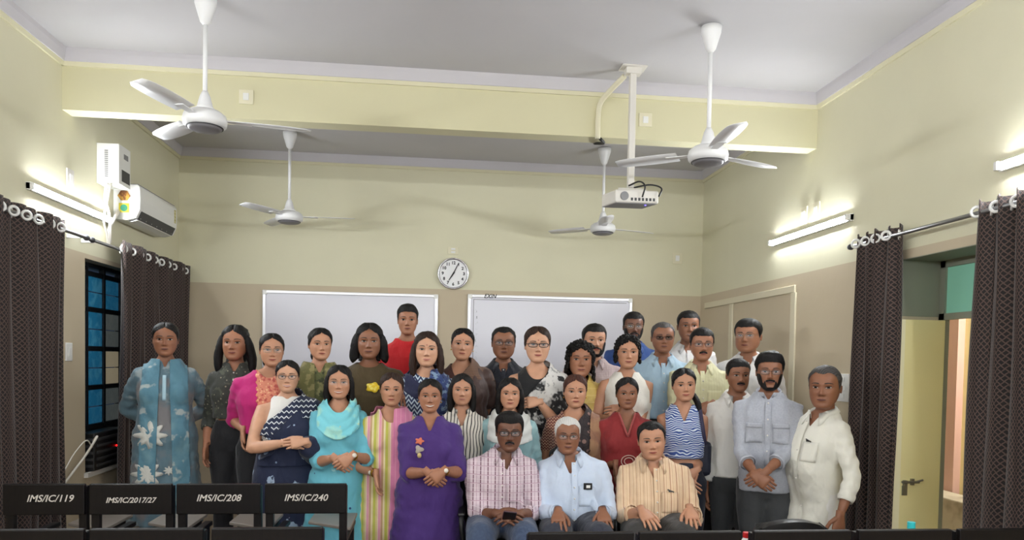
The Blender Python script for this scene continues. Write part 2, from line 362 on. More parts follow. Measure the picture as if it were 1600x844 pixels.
# ---------------- back wall: boards, clock, plates
M_board = mat('whiteboard enamel', (214, 213, 222), .22, var=.02)
M_alu = mat('aluminium frame', (205, 205, 208), .35, metal=.6)
M_ink = mat('black marker ink', (16, 16, 18), .6)
M_faint = mat('faint marker ink', (120, 122, 130), .6)
def board(x0, x1, z1, label):
    t = empty('whiteboard', ((x0 + x1) / 2, YB, z1 - .6)); tag(t, label, 'whiteboard'); W = (x1 - x0) / 2; H = .6; f = .032
    m = MB(); m.box((-W + f, -.012, -H + f), (W - f, -.001, H - f)); m.build('panel', M_board, t)
    for lo, hi in (((-W, -.024, H - f), (W, -.001, H)), ((-W, -.024, -H), (W, -.001, -H + f)), ((-W, -.024, -H + f), (-W + f, -.001, H - f)), ((W - f, -.024, -H + f), (W, -.001, H - f))):
        m = MB(); m.box(lo, hi); m.build('frame_rail', M_alu, t, bevel=.004)
    for sx in (-1, 1):
        for sz in (-1, 1):
            m = MB(); m.box((-.024, -.026, -.024), (.024, -.001, .024)); m.build('corner_cap', M_white, t, loc=(sx * (W - .022), 0, sz * (H - .022)), bevel=.006)
    return t
board(-1.725, .075, 2.325, 'wide whiteboard behind the boy in red, with nothing written on it')
wb = board(.39, 2.18, 2.338, 'wide whiteboard with black letters on its top frame')
o = link('lettering', text_mesh('EXIN', .058, .3, bold=.0015), wb, (-.66, -.0255, .583), (PI / 2, 0, 0)); o.data.materials.append(M_ink)
m = MB(); rnd = random.Random(3)
for i in range(13):
    z = .42 - i * .062; x = -.80 + rnd.uniform(-.004, .004)
    for k in range(3):
        m.bar((x + rnd.uniform(-.015, .015), -.0125, z + rnd.uniform(-.018, .018)), (x + rnd.uniform(-.015, .015), -.0125, z + rnd.uniform(-.018, .018)), .006, .001)
m.build('faint_marks', M_faint, wb)['kind'] = 'stuff'
m = MB(); m.box((-.833, -.0135, .545), (.833, -.012, .55)); m.box((-.835, -.0135, -.55), (-.83, -.012, .55)); m.build('border_line', M_dgrey, wb)
ck = empty('wall_clock', (.232, YB, 2.55)); tag(ck, 'round white wall clock with silver rim above the boards', 'clock')
m = MB(); m.lathe([(.0, 0), (.164, 0), (.168, .01), (.166, .035), (.158, .04), (.146, .03), (.146, .02)], 48, cap=False); m.build('rim', M_chrome, ck, True, rot=(PI / 2, 0, 0))
m = MB(); m.lathe([(.0, .02), (.148, .02)], 48, cap=False); m.build('dial', mat('clock dial', (240, 240, 240), .5), ck, rot=(PI / 2, 0, 0))
for h in range(1, 13):
    a = PI / 2 - h * PI / 6; o = link('numeral', text_mesh(str(h), .044, bold=.0016), ck, (.112 * math.cos(a), -.0215, .112 * math.sin(a)), (PI / 2, 0, 0)); o.data.materials.append(M_ink)
def hand(nm, ang, L, wd, y):
    m = MB(); m.add([(-wd, y, -.02), (wd, y, -.02), (wd * .5, y, L), (-wd * .5, y, L), (-wd, y - .002, -.02), (wd, y - .002, -.02), (wd * .5, y - .002, L), (-wd * .5, y - .002, L)], [(0,1,2,3),(7,6,5,4),(0,4,5,1),(1,5,6,2),(2,6,7,3),(3,7,4,0)])
    m.build(nm, M_ink, ck, rot=(0, ang, 0))
hand('hour_hand', math.radians(213), .085, .0085, -.024); hand('minute_hand', math.radians(26), .125, .006, -.027)
m = MB(); m.lathe([(0, 0), (.009, 0), (.009, .012), (0, .012)], 12, cap=False); m.build('hub', M_ink, ck, rot=(PI / 2, 0, 0), loc=(0, -.02, 0))
def plate(name, x, y, z, axis, side, w, h, label, cat, knobs=1, mt=None):
    o = empty(name, (x, y, z)); tag(o, label, cat); mt = mt or M_offw
    def bx(lo, hi):     # local: a along wall, d out of wall, z
        m = MB()
        if axis == 1: m.box((lo[0], -hi[1], lo[2]), (hi[0], -lo[1], hi[2]))
        else: m.box((min(side * -lo[1], side * -hi[1]), lo[0], lo[2]), (max(side * -lo[1], side * -hi[1]), hi[0], hi[2]))
        return m
    bx((-w/2, .0005, -h/2), (w/2, .012, h/2)).build('plate', mt, o, bevel=.003)
    for k in range(knobs):
        zc = (k - (knobs - 1) / 2) * h / (knobs + .3)
        bx((-w/5, .012, zc - h / knobs / 4), (w/5, .018, zc + h / knobs / 4)).build('switch', M_white, o, bevel=.002)
M_cwhite = mat('cream plastic plate', (222, 216, 188), .5)
plate('socket_plate', .227, YB, 2.793, 1, 0, .11, .075, 'cream socket plate on the wall above the clock', 'socket', 2, M_cwhite)
plate('junction_plate', 2.677, YB, 2.792, 1, 0, .11, .12, 'cream junction plate high on the back wall corner', 'junction box', 1, M_cwhite)
plate('vent_plate', XR, 5.661, 2.84, 0, 1, .11, .14, 'cream ventilation plate above tube light, farther from the door', 'wall plate', 1, M_cwhite)
plate('vent_plate', XR, 5.47, 2.84, 0, 1, .11, .14, 'cream ventilation plate above tube light, nearer the door', 'wall plate', 1, M_cwhite)
plate('switch_board', XR, 5.021, 1.491, 0, 1, .16, .2, 'white switch board beside the door curtain', 'switch', 3, M_white)
plate('switch_plate', XL, 5.576, 1.65, 0, -1, .09, .13, 'small white switch plate between curtain and window', 'switch', 1, M_white)
plate('socket_plate', XL, 5.6, 2.874, 0, -1, .1, .14, 'white socket plate above tube light by the stabilizer', 'socket', 1, M_offw)
plate('beam_bracket', -1.324, 5.5, 3.483, 1, 0, .1, .1, 'white socket plate on the beam behind the left fan', 'socket', 1, M_cwhite)
plate('beam_bracket', 1.588, 5.5, 3.474, 1, 0, .1, .1, 'white socket plate on the beam beside projector pole', 'socket', 1, M_cwhite)
# painted frame moulding on the right wall
M_mould = mat('painted moulding', (214, 206, 180), .7, var=.05)
fr = empty('wall_frame', (XR, 6.4, 1.4)); tag(fr, 'cream painted moulding frame on wall by the whiteboard corner', 'frame')
for lo, hi in (((-.018, -.64, .84), (0, 1.35, .9)), ((-.018, -.66, -.6), (0, -.58, .84)), ((-.018, .60, -.6), (0, .68, .84))):
    m = MB(); m.box(lo, hi); m.build('rail', M_mould, fr, bevel=.005)
# ---------------- air conditioner, stabilizer, cables
ac = empty('air_conditioner', (XL, 6.77, 2.87)); tag(ac, 'white split air conditioner with two stickers on window wall', 'air conditioner')
prof = [(0.001, -.14), (.1, -.145), (.175, -.125), (.205, -.06), (.21, .03), (.205, .125), (.19, .145), (.001, .145)]
m = MB(); m.prism([(a, b) for a, b in prof], 1, -.44, .44); m.build('body', M_white, ac, bevel=.006)
m = MB(); m.prism([(.105, -.1455), (.178, -.1262), (.206, -.0655), (.203, -.062), (.17, -.118), (.105, -.138)], 1, -.40, .40); m.build('air_outlet', M_dgrey, ac)
for k in range(7):
    m = MB(); m.box((.165, -.36 + k * .12, -.122), (.184, -.357 + k * .12, -.11)); m.build('louvre_fin', M_offw, ac)
m = MB(); m.prism([(.112, -.152), (.172, -.136), (.172, -.131), (.112, -.147)], 1, -.39, .39); m.build('flap', M_white, ac)
m = MB(); m.box((.05, -.43, .1455), (.19, .43, .149)); m.build('top_grille', M_grey, ac)
M_stk1 = mat('brown hexagon sticker', (120, 70, 30), .5, [(('noise', 30, .45, .6), (200, 150, 60))])
M_stk2 = mat('yellow sticker', (220, 205, 60), .5); M_stk3 = mat('green roundel', (40, 130, 100), .5)
m = MB(); m.prism([(.085 + .05 * math.cos(a), .05 + .045 * math.sin(a)) for a in np.arange(6) * PI / 3], 1, -.4425, -.4405); m.build('hexagon_sticker', M_stk1, ac)
m = MB(); m.box((.045, -.4425, -.085), (.125, -.4405, -.01)); st = m.build('square_sticker', M_stk2, ac)
m = MB(); m.prism([(.085 + .028 * math.cos(a), -.048 + .028 * math.sin(a)) for a in np.arange(16) * PI / 8], 1, -.4435, -.4425); m.build('roundel', M_stk3, st)
m = MB(); m.box((.2095, .36, -.02), (.2115, .40, .1)); m.build('energy_label', mat('energy label', (214, 206, 150), .5, [(('stripes', 'z', .03, .4), (190, 180, 110))]), ac)
sb = empty('voltage_stabilizer', (XL, 6.14, 3.1)); tag(sb, 'white voltage stabilizer box on wall above the air conditioner', 'stabilizer')
m = MB(); m.box((.001, -.11, -.15), (.165, .11, .155)); m.build('case', M_white, sb, bevel=.004)
for k in range(14):
    m = MB(); m.box((.06, -.1115, -.1 + k * .015), (.085, -.1095, -.092 + k * .015)); m.build('vent_slot', M_grey, sb)
m = MB(); m.box((.1645, -.06, -.12), (.167, .09, -.03)); m.build('display', M_dgrey, sb)
m = MB(); m.box((.1645, -.02, .06), (.167, .06, .1)); m.build('badge', M_grey, sb)
def cable(name, pts, r, mt, label, cat='cable'):
    m = MB(); m.tube(arc_pts(pts), r, 6); return tag(m.build(name, mt, None, True), label, cat)
cable('power_cable', [(XL + .08, 6.02, 2.95), (XL + .05, 6.06, 2.84), (XL + .04, 6.15, 2.76), (XL + .03, 6.2, 2.66), (XL + .02, 6.22, 2.52)], .012, M_cable, 'white cable looping from stabilizer down beside the air conditioner')
cable('power_cable', [(XL + .11, 6.03, 2.95), (XL + .1, 6.0, 2.86), (XL + .04, 6.07, 2.68), (XL + .03, 6.14, 2.58), (XL + .02, 6.18, 2.5)], .01, M_cable, 'thinner white cable hanging from stabilizer by the tube light')
cable('refrigerant_pipe', [(XL + .04, 6.34, 2.8), (XL + .05, 6.26, 2.74), (XL + .02, 6.2, 2.62), (XL + .02, 6.2, 2.5)], .014, M_cable, 'white wrapped pipe leaving the air conditioner end', 'pipe')
# ---------------- device on the window sill with cables
dv = empty('inverter_box', (XL - .02, 6.15, .987)); tag(dv, 'black slatted electrical box at window sill, red light on', 'electrical box')
m = MB(); m.box((-.07, -.26, -.24), (.065, .3, .05)); m.build('case', M_black, dv, bevel=.01)
for k in range(5):
    m = MB(); m.box((-.06, -.266, -.21 + k * .05), (.055, -.258, -.19 + k * .05)); m.build('slat', M_dgrey, dv)
for k in range(5):
    m = MB(); m.box((.063, -.22, -.21 + k * .05), (.071, .26, -.19 + k * .05)); m.build('slat', M_dgrey, dv)
m = MB(); m.lathe([(0, 0), (.008, 0), (.008, .006), (0, .006)], 10, cap=False); m.build('indicator', mat('red led', (255, 30, 30), .4, emit=((255, 30, 30), 2)), dv, loc=(.068, .12, -.085), rot=(0, PI / 2, 0))
cable('loop_cable', [(XL + .04, 5.88, .98), (XL + .1, 5.8, 1.02), (XL + .06, 5.72, .9), (XL + .03, 5.6, .8), (XL + .02, 5.46, .72), (XL + .02, 5.36, .7)], .009, M_cable, 'thick white cable drooping from sill box to the curtain')
cable('loop_cable', [(XL + .04, 5.86, .94), (XL + .05, 5.74, 1.0), (XL + .03, 5.6, .92), (XL + .02, 5.48, .82), (XL + .02, 5.38, .8)], .005, M_cable, 'thin white cable arching from sill box to the curtain')
# ---------------- ceiling fans
M_fan = mat('white fan enamel', (226, 226, 226), .35); M_fang = mat('grey fan plate', (120, 118, 122), .45)
def fan(x, y, zh, rot, label):
    t = empty('ceiling_fan', (x, y, zh)); tag(t, label, 'fan', 'ceiling fans'); top = ZC - zh
    m = MB(); m.lathe([(.012, top - .17), (.03, top - .15), (.06, top - .05), (.064, top - .012)], 20); m.build('canopy', M_fan, t, True)
    m = MB(); m.tube([(0, 0, .08), (0, 0, top - .1)], .0135, 12); m.build('downrod', M_fan, t, True)
    m = MB(); m.tube([(0, 0, top - .03), (0, 0, top)], .008, 8); m.build('hook', M_steel, t, True)
    m = MB(); m.lathe([(.016, .17), (.03, .14), (.045, .08), (.07, .055)], 20); m.build('lower_cup', M_fan, t, True)
    m = MB(); m.lathe([(.03, .06), (.09, .052), (.118, .03), (.125, .0), (.12, -.028), (.098, -.04)], 32); m.build('motor', M_fan, t, True)
    m = MB(); m.lathe([(.099, -.036), (.092, -.05), (.08, -.055), (.03, -.058), (.0, -.058)], 32, cap=False); m.build('bottom_plate', M_fang, t, True)
    m = MB(); m.tube([(math.cos(a) * .1, math.sin(a) * .1, -.04) for a in np.linspace(0, 2 * PI, 33)], .004, 6, cap=False); m.build('trim_ring', M_dgrey, t, True)
    for k in range(3):
        a = rot + k * 2 * PI / 3; V = []; F = []; n = 12
        for i in range(n):
            u = i / (n - 1); r = .19 + u * .41; w = .055 + .012 * math.sin(PI * u) - (.02 * max(0, (u - .85) / .15) ** 2)
            for s in (-1, 1):
                for dz in (-.0015, .0015): V.append((r, s * w - .008 * u, .012 + s * .011 * (1 - .3 * u) + dz))
        for i in range(n - 1):
            b = i * 4; F += [(b, b+4, b+6, b+2), (b+1, b+3, b+7, b+5), (b, b+1, b+5, b+4), (b+2, b+6, b+7, b+3)]
        F += [(0, 2, 3, 1), (n*4-4, n*4-3, n*4-1, n*4-2)]
        m = MB(); m.add(V, F); bl = m.build('blade', M_fan, t, True, rot=(0, 0, a))
        m = MB(); m.prism([(.1, -.02), (.26, -.03), (.26, .03), (.1, .02)], 2, .006, .011); m.build('blade_bracket', M_fan, bl)
fan(-1.332, 4.56, 3.02, .25, 'white ceiling fan over the pink and olive dressed women, before the beam')
fan(-1.324, 7.135, 2.94, .02, 'white ceiling fan beyond the beam near the air conditioner')
fan(1.668, 7.162, 2.95, .38, 'white ceiling fan beyond the beam near the projector')
fan(1.70, 4.48, 2.94, .45, 'white ceiling fan before the beam, above the cream-shirted man')
# ---------------- projector
pj = empty('projector', (1.405, 5.2, 2.87)); tag(pj, 'white ceiling projector with grey underside on square pole', 'projector')
m = MB(); m.box((-.022, -.022, .02), (.022, .022, ZC - 2.87 - .008)); m.build('pole', M_offw, pj, bevel=.003)
m = MB(); m.box((-.09, -.06, ZC - 2.87 - .008), (.09, .06, ZC - 2.87)); m.box((-.055, -.035, ZC - 2.87 - .05), (.055, .035, ZC - 2.87 - .008)); m.build('ceiling_bracket', M_offw, pj)
body = MB(); body.box((-.165, -.12, -.1), (.165, .14, -.012)); pb = body.build('case', M_offw, pj, bevel=.012, rot=(.06, -.04, .16))
m = MB(); m.box((-.155, -.11, -.1035), (.155, .13, -.1)); m.build('underside', M_grey, pb)
m = MB(); m.lathe([(0, 0), (.03, 0), (.03, .01), (.0, .01)], 16, cap=False); m.build('speaker_grille', M_grey, pb, loc=(-.1, -.12, -.055), rot=(PI / 2, 0, 0))
for k in range(7):
    m = MB(); m.box((-.05 + k * .028, -.1225, -.085), (-.034 + k * .028, -.12, -.065)); m.build('port', M_black, pb)
m = MB(); m.lathe([(0, 0), (.006, 0), (.006, .004), (0, .004)], 8, cap=False); m.build('indicator', mat('blue led', (90, 80, 255), .4, emit=((90, 80, 255), 5)), pb, loc=(.09, -.06, -.1075))
m = MB(); m.box((-.1, -.05, -.012), (.1, .07, .0)); m.tube([(-.1, -.05, .005), (.1, -.05, .005)], .004, 6); m.tube([(.09, .05, -.01), (.09, .05, .02)], .006, 6); m.build('mount_plate', M_offw, pj)
for pts in ([(-.02, -.03, .03), (.03, -.12, .04), (.06, -.16, 0), (.05, -.135, -.07)], [(.02, -.02, .02), (.12, -.08, .03), (.19, -.12, .0), (.17, -.13, -.06)]):
    m = MB(); m.tube(arc_pts(pts), .006, 6); m.build('cable', M_bcable, pj, True)
cd = empty('cable_conduit', (1.22, 5.46, 3.5)); tag(cd, 'cream cable conduit running from projector bracket down the beam', 'conduit')
m = MB(); m.tube(arc_pts([(.14, -.2, .2), (.05, -.06, .12), (.01, 0, .06), (0, .012, -.04), (0, .012, -.19)]), .02, 8); m.build('conduit', M_cwhite, cd, True)
m = MB(); m.tube(arc_pts([(.02, .012, -.19), (.06, .08, -.2), (.02, .2, -.17)]), .012, 8); m.build('cable_end', M_bcable, cd, True)
# ------------------------------------------------------------------ people: geometry
def sstep(a, b, x):
    t = np.clip((np.asarray(x, float) - a) / (b - a), 0, 1); return t * t * (3 - 2 * t)
def cubic(xs, ys, q):
    xs = np.array(xs, float); ys = np.array(ys, float); d = np.gradient(ys, xs); q = np.asarray(q, float)
    i = np.clip(np.searchsorted(xs, q) - 1, 0, len(xs) - 2); h = xs[i+1] - xs[i]; t = np.clip((q - xs[i]) / h, 0, 1)
    return (2*t**3-3*t**2+1)*ys[i] + (t**3-2*t**2+t)*h*d[i] + (-2*t**3+3*t**2)*ys[i+1] + (t**3-t**2)*h*d[i+1]
# head profile in units of chin-to-crown height: z, half width, front, back
HP = np.array([(-.03, .09, .30, -.16), (.0, .145, .365, -.10), (.05, .205, .395, .0), (.12, .258, .40, .12), (.20, .298, .398, .22), (.29, .325, .40, .31), (.40, .342, .405, .38),
               (.50, .345, .398, .425), (.60, .348, .412, .45), (.72, .350, .40, .455), (.82, .312, .345, .415), (.90, .248, .262, .342), (.955, .172, .175, .25), (.985, .098, .10, .15), (1.0, .012, .01, .03)])
class Head:
    N = 2.25
    def __init__(s, wide=1.0, jaw=1.0, nose=1.0):
        s.wide = wide; s.jaw = jaw; s.nose = nose
    def prof(s, z):
        w = cubic(HP[:, 0], HP[:, 1], z); f = cubic(HP[:, 0], HP[:, 2], z); b = cubic(HP[:, 0], HP[:, 3], z)
        w = w * s.wide * (1 + (s.jaw - 1) * sstep(.42, .1, z)); return w, (b - f) / 2, (b + f) / 2
    def disp(s, x, z):
        ax = np.abs(x); k = s.nose
        ridge = np.interp(z, [.28, .305, .335, .37, .47, .56, .60], [0, .03, .098, .095, .05, .018, 0]); sg = np.interp(z, [.30, .36, .45, .56], [.050, .046, .027, .024])
        d = k * ridge * np.exp(-(x / sg) ** 2)
        d += k * .040 * np.exp(-((ax - .055) / .026) ** 2 - ((z - .325) / .028) ** 2)
        d -= .036 * np.exp(-((ax - .15) / .075) ** 2 - ((z - .495) / .042) ** 2)
        d += .014 * np.exp(-((ax - .13) / .11) ** 2 - ((z - .575) / .03) ** 2)
        d += .016 * np.exp(-((ax - .19) / .07) ** 2 - ((z - .37) / .07) ** 2)
        d += .022 * np.exp(-(x / .10) ** 2 - ((z - .205) / .05) ** 2) - .014 * np.exp(-(x / .1) ** 2 - ((z - .125) / .03) ** 2) + .014 * np.exp(-(x / .08) ** 2 - ((z - .05) / .045) ** 2)
        d -= .007 * np.exp(-((ax - .115 - (.30 - z) * .25) / .018) ** 2 - ((z - .25) / .06) ** 2)
        return d
    def fy(s, x, z):
        w, cy, ry = s.prof(z); q = np.clip(1 - (np.abs(x) / w) ** s.N, 0, 1) ** (1 / s.N); return cy - ry * q - s.disp(x, z)
    def grid(s, rows=52, cols=72):
        t = np.linspace(0, 1, rows); z = -.03 + 1.03 * (t + .06 * np.sin(2 * PI * t) / 1.4)
        u = np.linspace(-1, 1, cols, endpoint=False); phi = PI * (.55 * u + .45 * u ** 3)   # denser at the front
        Z, P = np.meshgrid(z, phi, indexing='ij'); w, cy, ry = s.prof(Z); n = 2 / s.N
        sn, cs = np.sin(P), np.cos(P); x = w * np.sign(sn) * np.abs(sn) ** n; y = cy - ry * np.sign(cs) * np.abs(cs) ** n
        y = y - s.disp(x, Z) * np.clip(cs * 3, 0, 1)
        V = np.stack([x, y, Z], -1); F = [(i*cols+j, i*cols+(j+1) % cols, (i+1)*cols+(j+1) % cols, (i+1)*cols+j) for i in range(rows-1) for j in range(cols)]
        V = V.reshape(-1, 3); c0, c1 = V[:cols].mean(0), V[-cols:].mean(0); k = len(V); V = np.vstack([V, c0, c1])
        F += [((j+1) % cols, j, k) for j in range(cols)] + [((rows-1)*cols+j, (rows-1)*cols+(j+1) % cols, k+1) for j in range(cols)]
        return V, F
def strip(rows):
    """quad strip(s) between equally long rows of points"""
    V = np.concatenate([np.array(r, float) for r in rows]); n = len(rows[0])
    return V, [(i*n+j, i*n+j+1, (i+1)*n+j+1, (i+1)*n+j) for i in range(len(rows)-1) for j in range(n-1)]
def face_parts(h, p):
    """eyes, brows, lips, ears ... list of (V, F, material slot); slots 0 skin 1 white 2 iris 3 brow/lash 4 lips 5 teeth 6 bindi 7 lid"""
    out = []; sm = p.get('smile', .3); op = p.get('eye', 1.0)
    for s in (-1, 1):
        cx, cz = s * .148, .495; hw, hh = .068, .0215 * op; t = np.linspace(0, 1, 13)
        def pt(x, z, o): return (x, float(h.fy(np.array(x), np.array(z))) - o, z)
        xs = cx + hw * np.cos(PI * (1 - t)); up = hh * np.sin(PI * t) ** .8; lo = -hh * .8 * np.sin(PI * t)
        tilt = s * (xs - cx) * .10
        rows = [[pt(x, cz + tl + u * a + l * (1 - a), .008 + .012 * math.sin(PI * a) * math.sin(PI * tt)) for x, u, l, tl, tt in zip(xs, up, lo, tilt, t)] for a in (0, .33, .66, 1)]
        V, F = strip(rows); out.append((V, F, 1))
        g = p.get('gaze', 0) * .02
        ir = [pt(cx + g, cz, .024)] + [pt(cx + g + .033 * math.cos(a), cz + min(.033 * math.sin(a), hh * .95) if math.sin(a) > 0 else cz + max(.033 * math.sin(a), -hh * .8), .022) for a in np.linspace(0, 2 * PI, 14, endpoint=False)]
        out.append((np.array(ir), [(0, 1 + j, 1 + (j + 1) % 14) for j in range(14)], 2))
        V, F = strip([[pt(x, cz + tl + u + k, .014 + .006 * (k > .004)) for x, u, tl in zip(xs, up, tilt)] for k in (-.002, .010)]); out.append((V, F, 3))
        V, F = strip([[pt(x, cz + tl + u + k, .004 + .008 * w) for x, u, tl in zip(xs, up, tilt)] for k, w in ((.010, 1), (.024, .7), (.036, 0))]); out.append((V, F, 7))
        V, F = strip([[pt(x, cz + tl + l - k, .010 + o) for x, l, tl in zip(xs, lo, tilt)] for k, o in ((-.001, .004), (.005, .0))]); out.append((V, F, 7))
        # brow
        tb = np.linspace(0, 1, 9); bx = s * (.060 + .185 * tb); bz = .590 + .020 * np.sin(PI * tb * .85) - .012 * tb + p.get('browz', 0); th = p.get('brow', 1.0) * (.0135 - .008 * tb ** 2) * np.minimum(1, .6 + tb * 3)
        V, F = strip([[pt(x, z + k * q, .008 * (1 - abs(k)) + .001) for x, z, q in zip(bx, bz, th)] for k in (-1, -.4, .4, 1)]); out.append((V, F, 3))
        # nostril
        V = [pt(s * .036 + .018 * math.cos(a), .306 + .007 * math.sin(a), .004) for a in np.linspace(0, 2 * PI, 8, endpoint=False)]
        out.append((np.array(V), [tuple(range(8))], 4))
        # ear: shell with rim
        V = []; F = []; n = 14; ex = float(h.prof(np.array(.45))[0]) * .985
        prof = [(-.02, .8, .0), (.014, .98, .02), (.032, .96, .04), (.030, .76, .036), (.012, .5, .024), (.008, .2, .02)]
        for o, k, yb in prof:
            for j in range(n):
                a = 2 * PI * j / n; V.append((s * (ex + o * (.75 + .45 * (math.cos(a) > -.2)) * (1.0 + .18 * math.sin(a))), .055 + yb * .6 + .062 * k * math.cos(a) - .012 * math.sin(a), .45 + .102 * k * math.sin(a) * (1 if math.sin(a) > 0 else .92)))
        for i in range(len(prof) - 1):
            for j in range(n): F.append((i*n+j, i*n+(j+1) % n, (i+1)*n+(j+1) % n, (i+1)*n+j))
        F.append(tuple(range((len(prof)-1)*n, len(prof)*n))); out.append((np.array(V), F, 0))
    # mouth
    t = np.linspace(-1, 1, 15); mw = .105 + .04 * sm; x = mw * t; base = .205 + .042 * sm * t ** 2 - .012 * sm
    gap = (.034 * max(0, sm - .45) / .45) * (1 - t ** 2)
    upz = (.026 - .006 * sm) * (1 - np.abs(t) ** 2.2) * (1 - .22 * np.exp(-(t / .16) ** 2)); loz = (.034 - .006 * sm) * (1 - np.abs(t) ** 2.0)
    fy = lambda xx, zz: np.array([float(h.fy(np.array(a), np.array(b))) for a, b in zip(xx, zz)])
    def row(z, o): return np.stack([x, fy(x, z) - np.asarray(o), z], -1)
    e = 1 - np.abs(t) ** 3
    V, F = strip([row(base + gap / 2, .004 + 0 * t), row(base + gap / 2 + upz * .5, .003 + .014 * e), row(base + gap / 2 + upz, .001 + .002 * e)]); out.append((V, F, 4))
    V, F = strip([row(base - gap / 2, .004 + 0 * t), row(base - gap / 2 - loz * .5, .003 + .018 * e), row(base - gap / 2 - loz, .001 + .001 * e)]); out.append((V, F, 4))
    if sm > .45: V, F = strip([row(base + gap / 2 + .003, .005 + 0 * t), row(base - gap / 2 - .003, .005 + 0 * t)]); out.append((V, F, 5))
    else: V, F = strip([row(base + .004, .010 + 0 * t), row(base - .004, .010 + 0 * t)]); out.append((V, F, 3))
    if p.get('bindi'):
        V = [(.016 * math.cos(a), float(h.fy(np.array(.016 * math.cos(a)), np.array(.63 + .016 * math.sin(a)))) - .006, .63 + .016 * math.sin(a)) for a in np.linspace(0, 2 * PI, 10, endpoint=False)]
        out.append((np.array(V), [tuple(range(10))], 6))
    return out
# ---- generic mesh tools on numpy arrays
def clip_mesh(V, F, f):
    """keep the part where f < 0 (marching over the polygon edges)"""
    keep = f < 0; V = np.asarray(V); newv = []; cache = {}; out = []; n0 = len(V)
    for q in F:
        k = [keep[i] for i in q]
        if all(k): out.append(tuple(q)); continue
        if not any(k): continue
        poly = []
        for a, b in zip(q, tuple(q[1:]) + (q[0],)):
            if keep[a]: poly.append(a)
            if keep[a] != keep[b]:
                e = (a, b) if a < b else (b, a)
                if e not in cache:
                    t = f[e[0]] / (f[e[0]] - f[e[1]]); cache[e] = n0 + len(newv); newv.append(V[e[0]] + (V[e[1]] - V[e[0]]) * t)
                poly.append(cache[e])
        if len(poly) >= 3: out.append(tuple(poly))
    A = np.vstack([V, np.array(newv)]) if newv else V
    used = np.unique(np.concatenate([np.array(q) for q in out])) if out else np.array([], int)
    mp = -np.ones(len(A), int); mp[used] = np.arange(len(used))
    return A[used], [tuple(int(mp[i]) for i in q) for q in out]
def vnorm(V, F):
    N = np.zeros_like(V); T = np.array([(q[0], q[1], q[2]) for q in F] + [(q[0], q[2], q[3]) for q in F if len(q) > 3])
    n = np.cross(V[T[:, 1]] - V[T[:, 0]], V[T[:, 2]] - V[T[:, 0]])
    for k in range(3): np.add.at(N, T[:, k], n)
    return N / (np.linalg.norm(N, axis=1)[:, None] + 1e-9)
def flat_noise(V, sc, seed):
    r = random.Random(seed); o = np.zeros(len(V))
    for k in range(5):
        a = np.array([r.uniform(-1, 1) for _ in range(3)]) * sc * (1 + .5 * k); o += np.sin(V @ a + r.uniform(0, 6.28)) / (1 + .35 * k)
    return o / 2.6
def to_mesh(name, V, F, mats, mi=None, smooth=True):
    me = bpy.data.meshes.new(name); L = np.array([len(q) for q in F], np.int32); idx = np.concatenate([np.array(q, np.int32) for q in F]) if len(F) else np.zeros(0, np.int32)
    me.vertices.add(len(V)); me.vertices.foreach_set('co', np.asarray(V, np.float32).ravel()); me.loops.add(len(idx)); me.loops.foreach_set('vertex_index', idx)
    me.polygons.add(len(F)); me.polygons.foreach_set('loop_start', np.concatenate([[0], np.cumsum(L)[:-1]]).astype(np.int32)); me.polygons.foreach_set('loop_total', L)
    for m in (mats if isinstance(mats, (list, tuple)) else [mats]): me.materials.append(m)
    if mi is not None: me.polygons.foreach_set('material_index', np.array(mi, np.int32))
    me.polygons.foreach_set('use_smooth', np.ones(len(F), bool) if smooth else np.zeros(len(F), bool)); me.update(calc_edges=True); me.validate(); return me
def remesh_all(jobs):
    """jobs: list of (V, F, voxel, smooth) -> list of (V, F); all fused in one depsgraph pass"""
    obs = []
    for V, F, vox, sm in jobs:
        me = bpy.data.meshes.new('tmp'); me.from_pydata([tuple(p) for p in V], [], F); fixn(me)
        o = bpy.data.objects.new('tmp', me); COL.objects.link(o); obs.append(o)
        r = o.modifiers.new('r', 'REMESH'); r.mode = 'VOXEL'; r.voxel_size = vox
        s = o.modifiers.new('s', 'SMOOTH'); s.factor = .5; s.iterations = sm
    dg = bpy.context.evaluated_depsgraph_get(); dg.update(); res = []
    for o in obs:
        me = o.evaluated_get(dg).to_mesh(); n = len(me.vertices); V = np.zeros(n * 3, np.float32); me.vertices.foreach_get('co', V)
        res.append((V.reshape(-1, 3).astype(float), [tuple(p.vertices) for p in me.polygons])); o.evaluated_get(dg).to_mesh_clear()
    for o in obs: me = o.data; bpy.data.objects.remove(o); bpy.data.meshes.remove(me)
    return res
def ring_loft(rings, n=28, ex=2.4):
    """rings (z, cy, rx, ry[, cx]) -> closed loft"""
    a = np.arange(n) * 2 * PI / n; V = []; F = []; e = 2 / ex
    for r in rings:
        z, cy, rx, ry = r[:4]; cx = r[4] if len(r) > 4 else 0
        V.append(np.stack([cx + rx * np.sign(np.sin(a)) * np.abs(np.sin(a)) ** e, cy - ry * np.sign(np.cos(a)) * np.abs(np.cos(a)) ** e, np.full(n, z)], -1))
    m = len(rings)
    for i in range(m - 1):
        for j in range(n): F.append((i*n+j, i*n+(j+1) % n, (i+1)*n+(j+1) % n, (i+1)*n+j))
    F.append(tuple(range(n))[::-1]); F.append(tuple(range((m-1)*n, m*n))); return np.concatenate(V), F
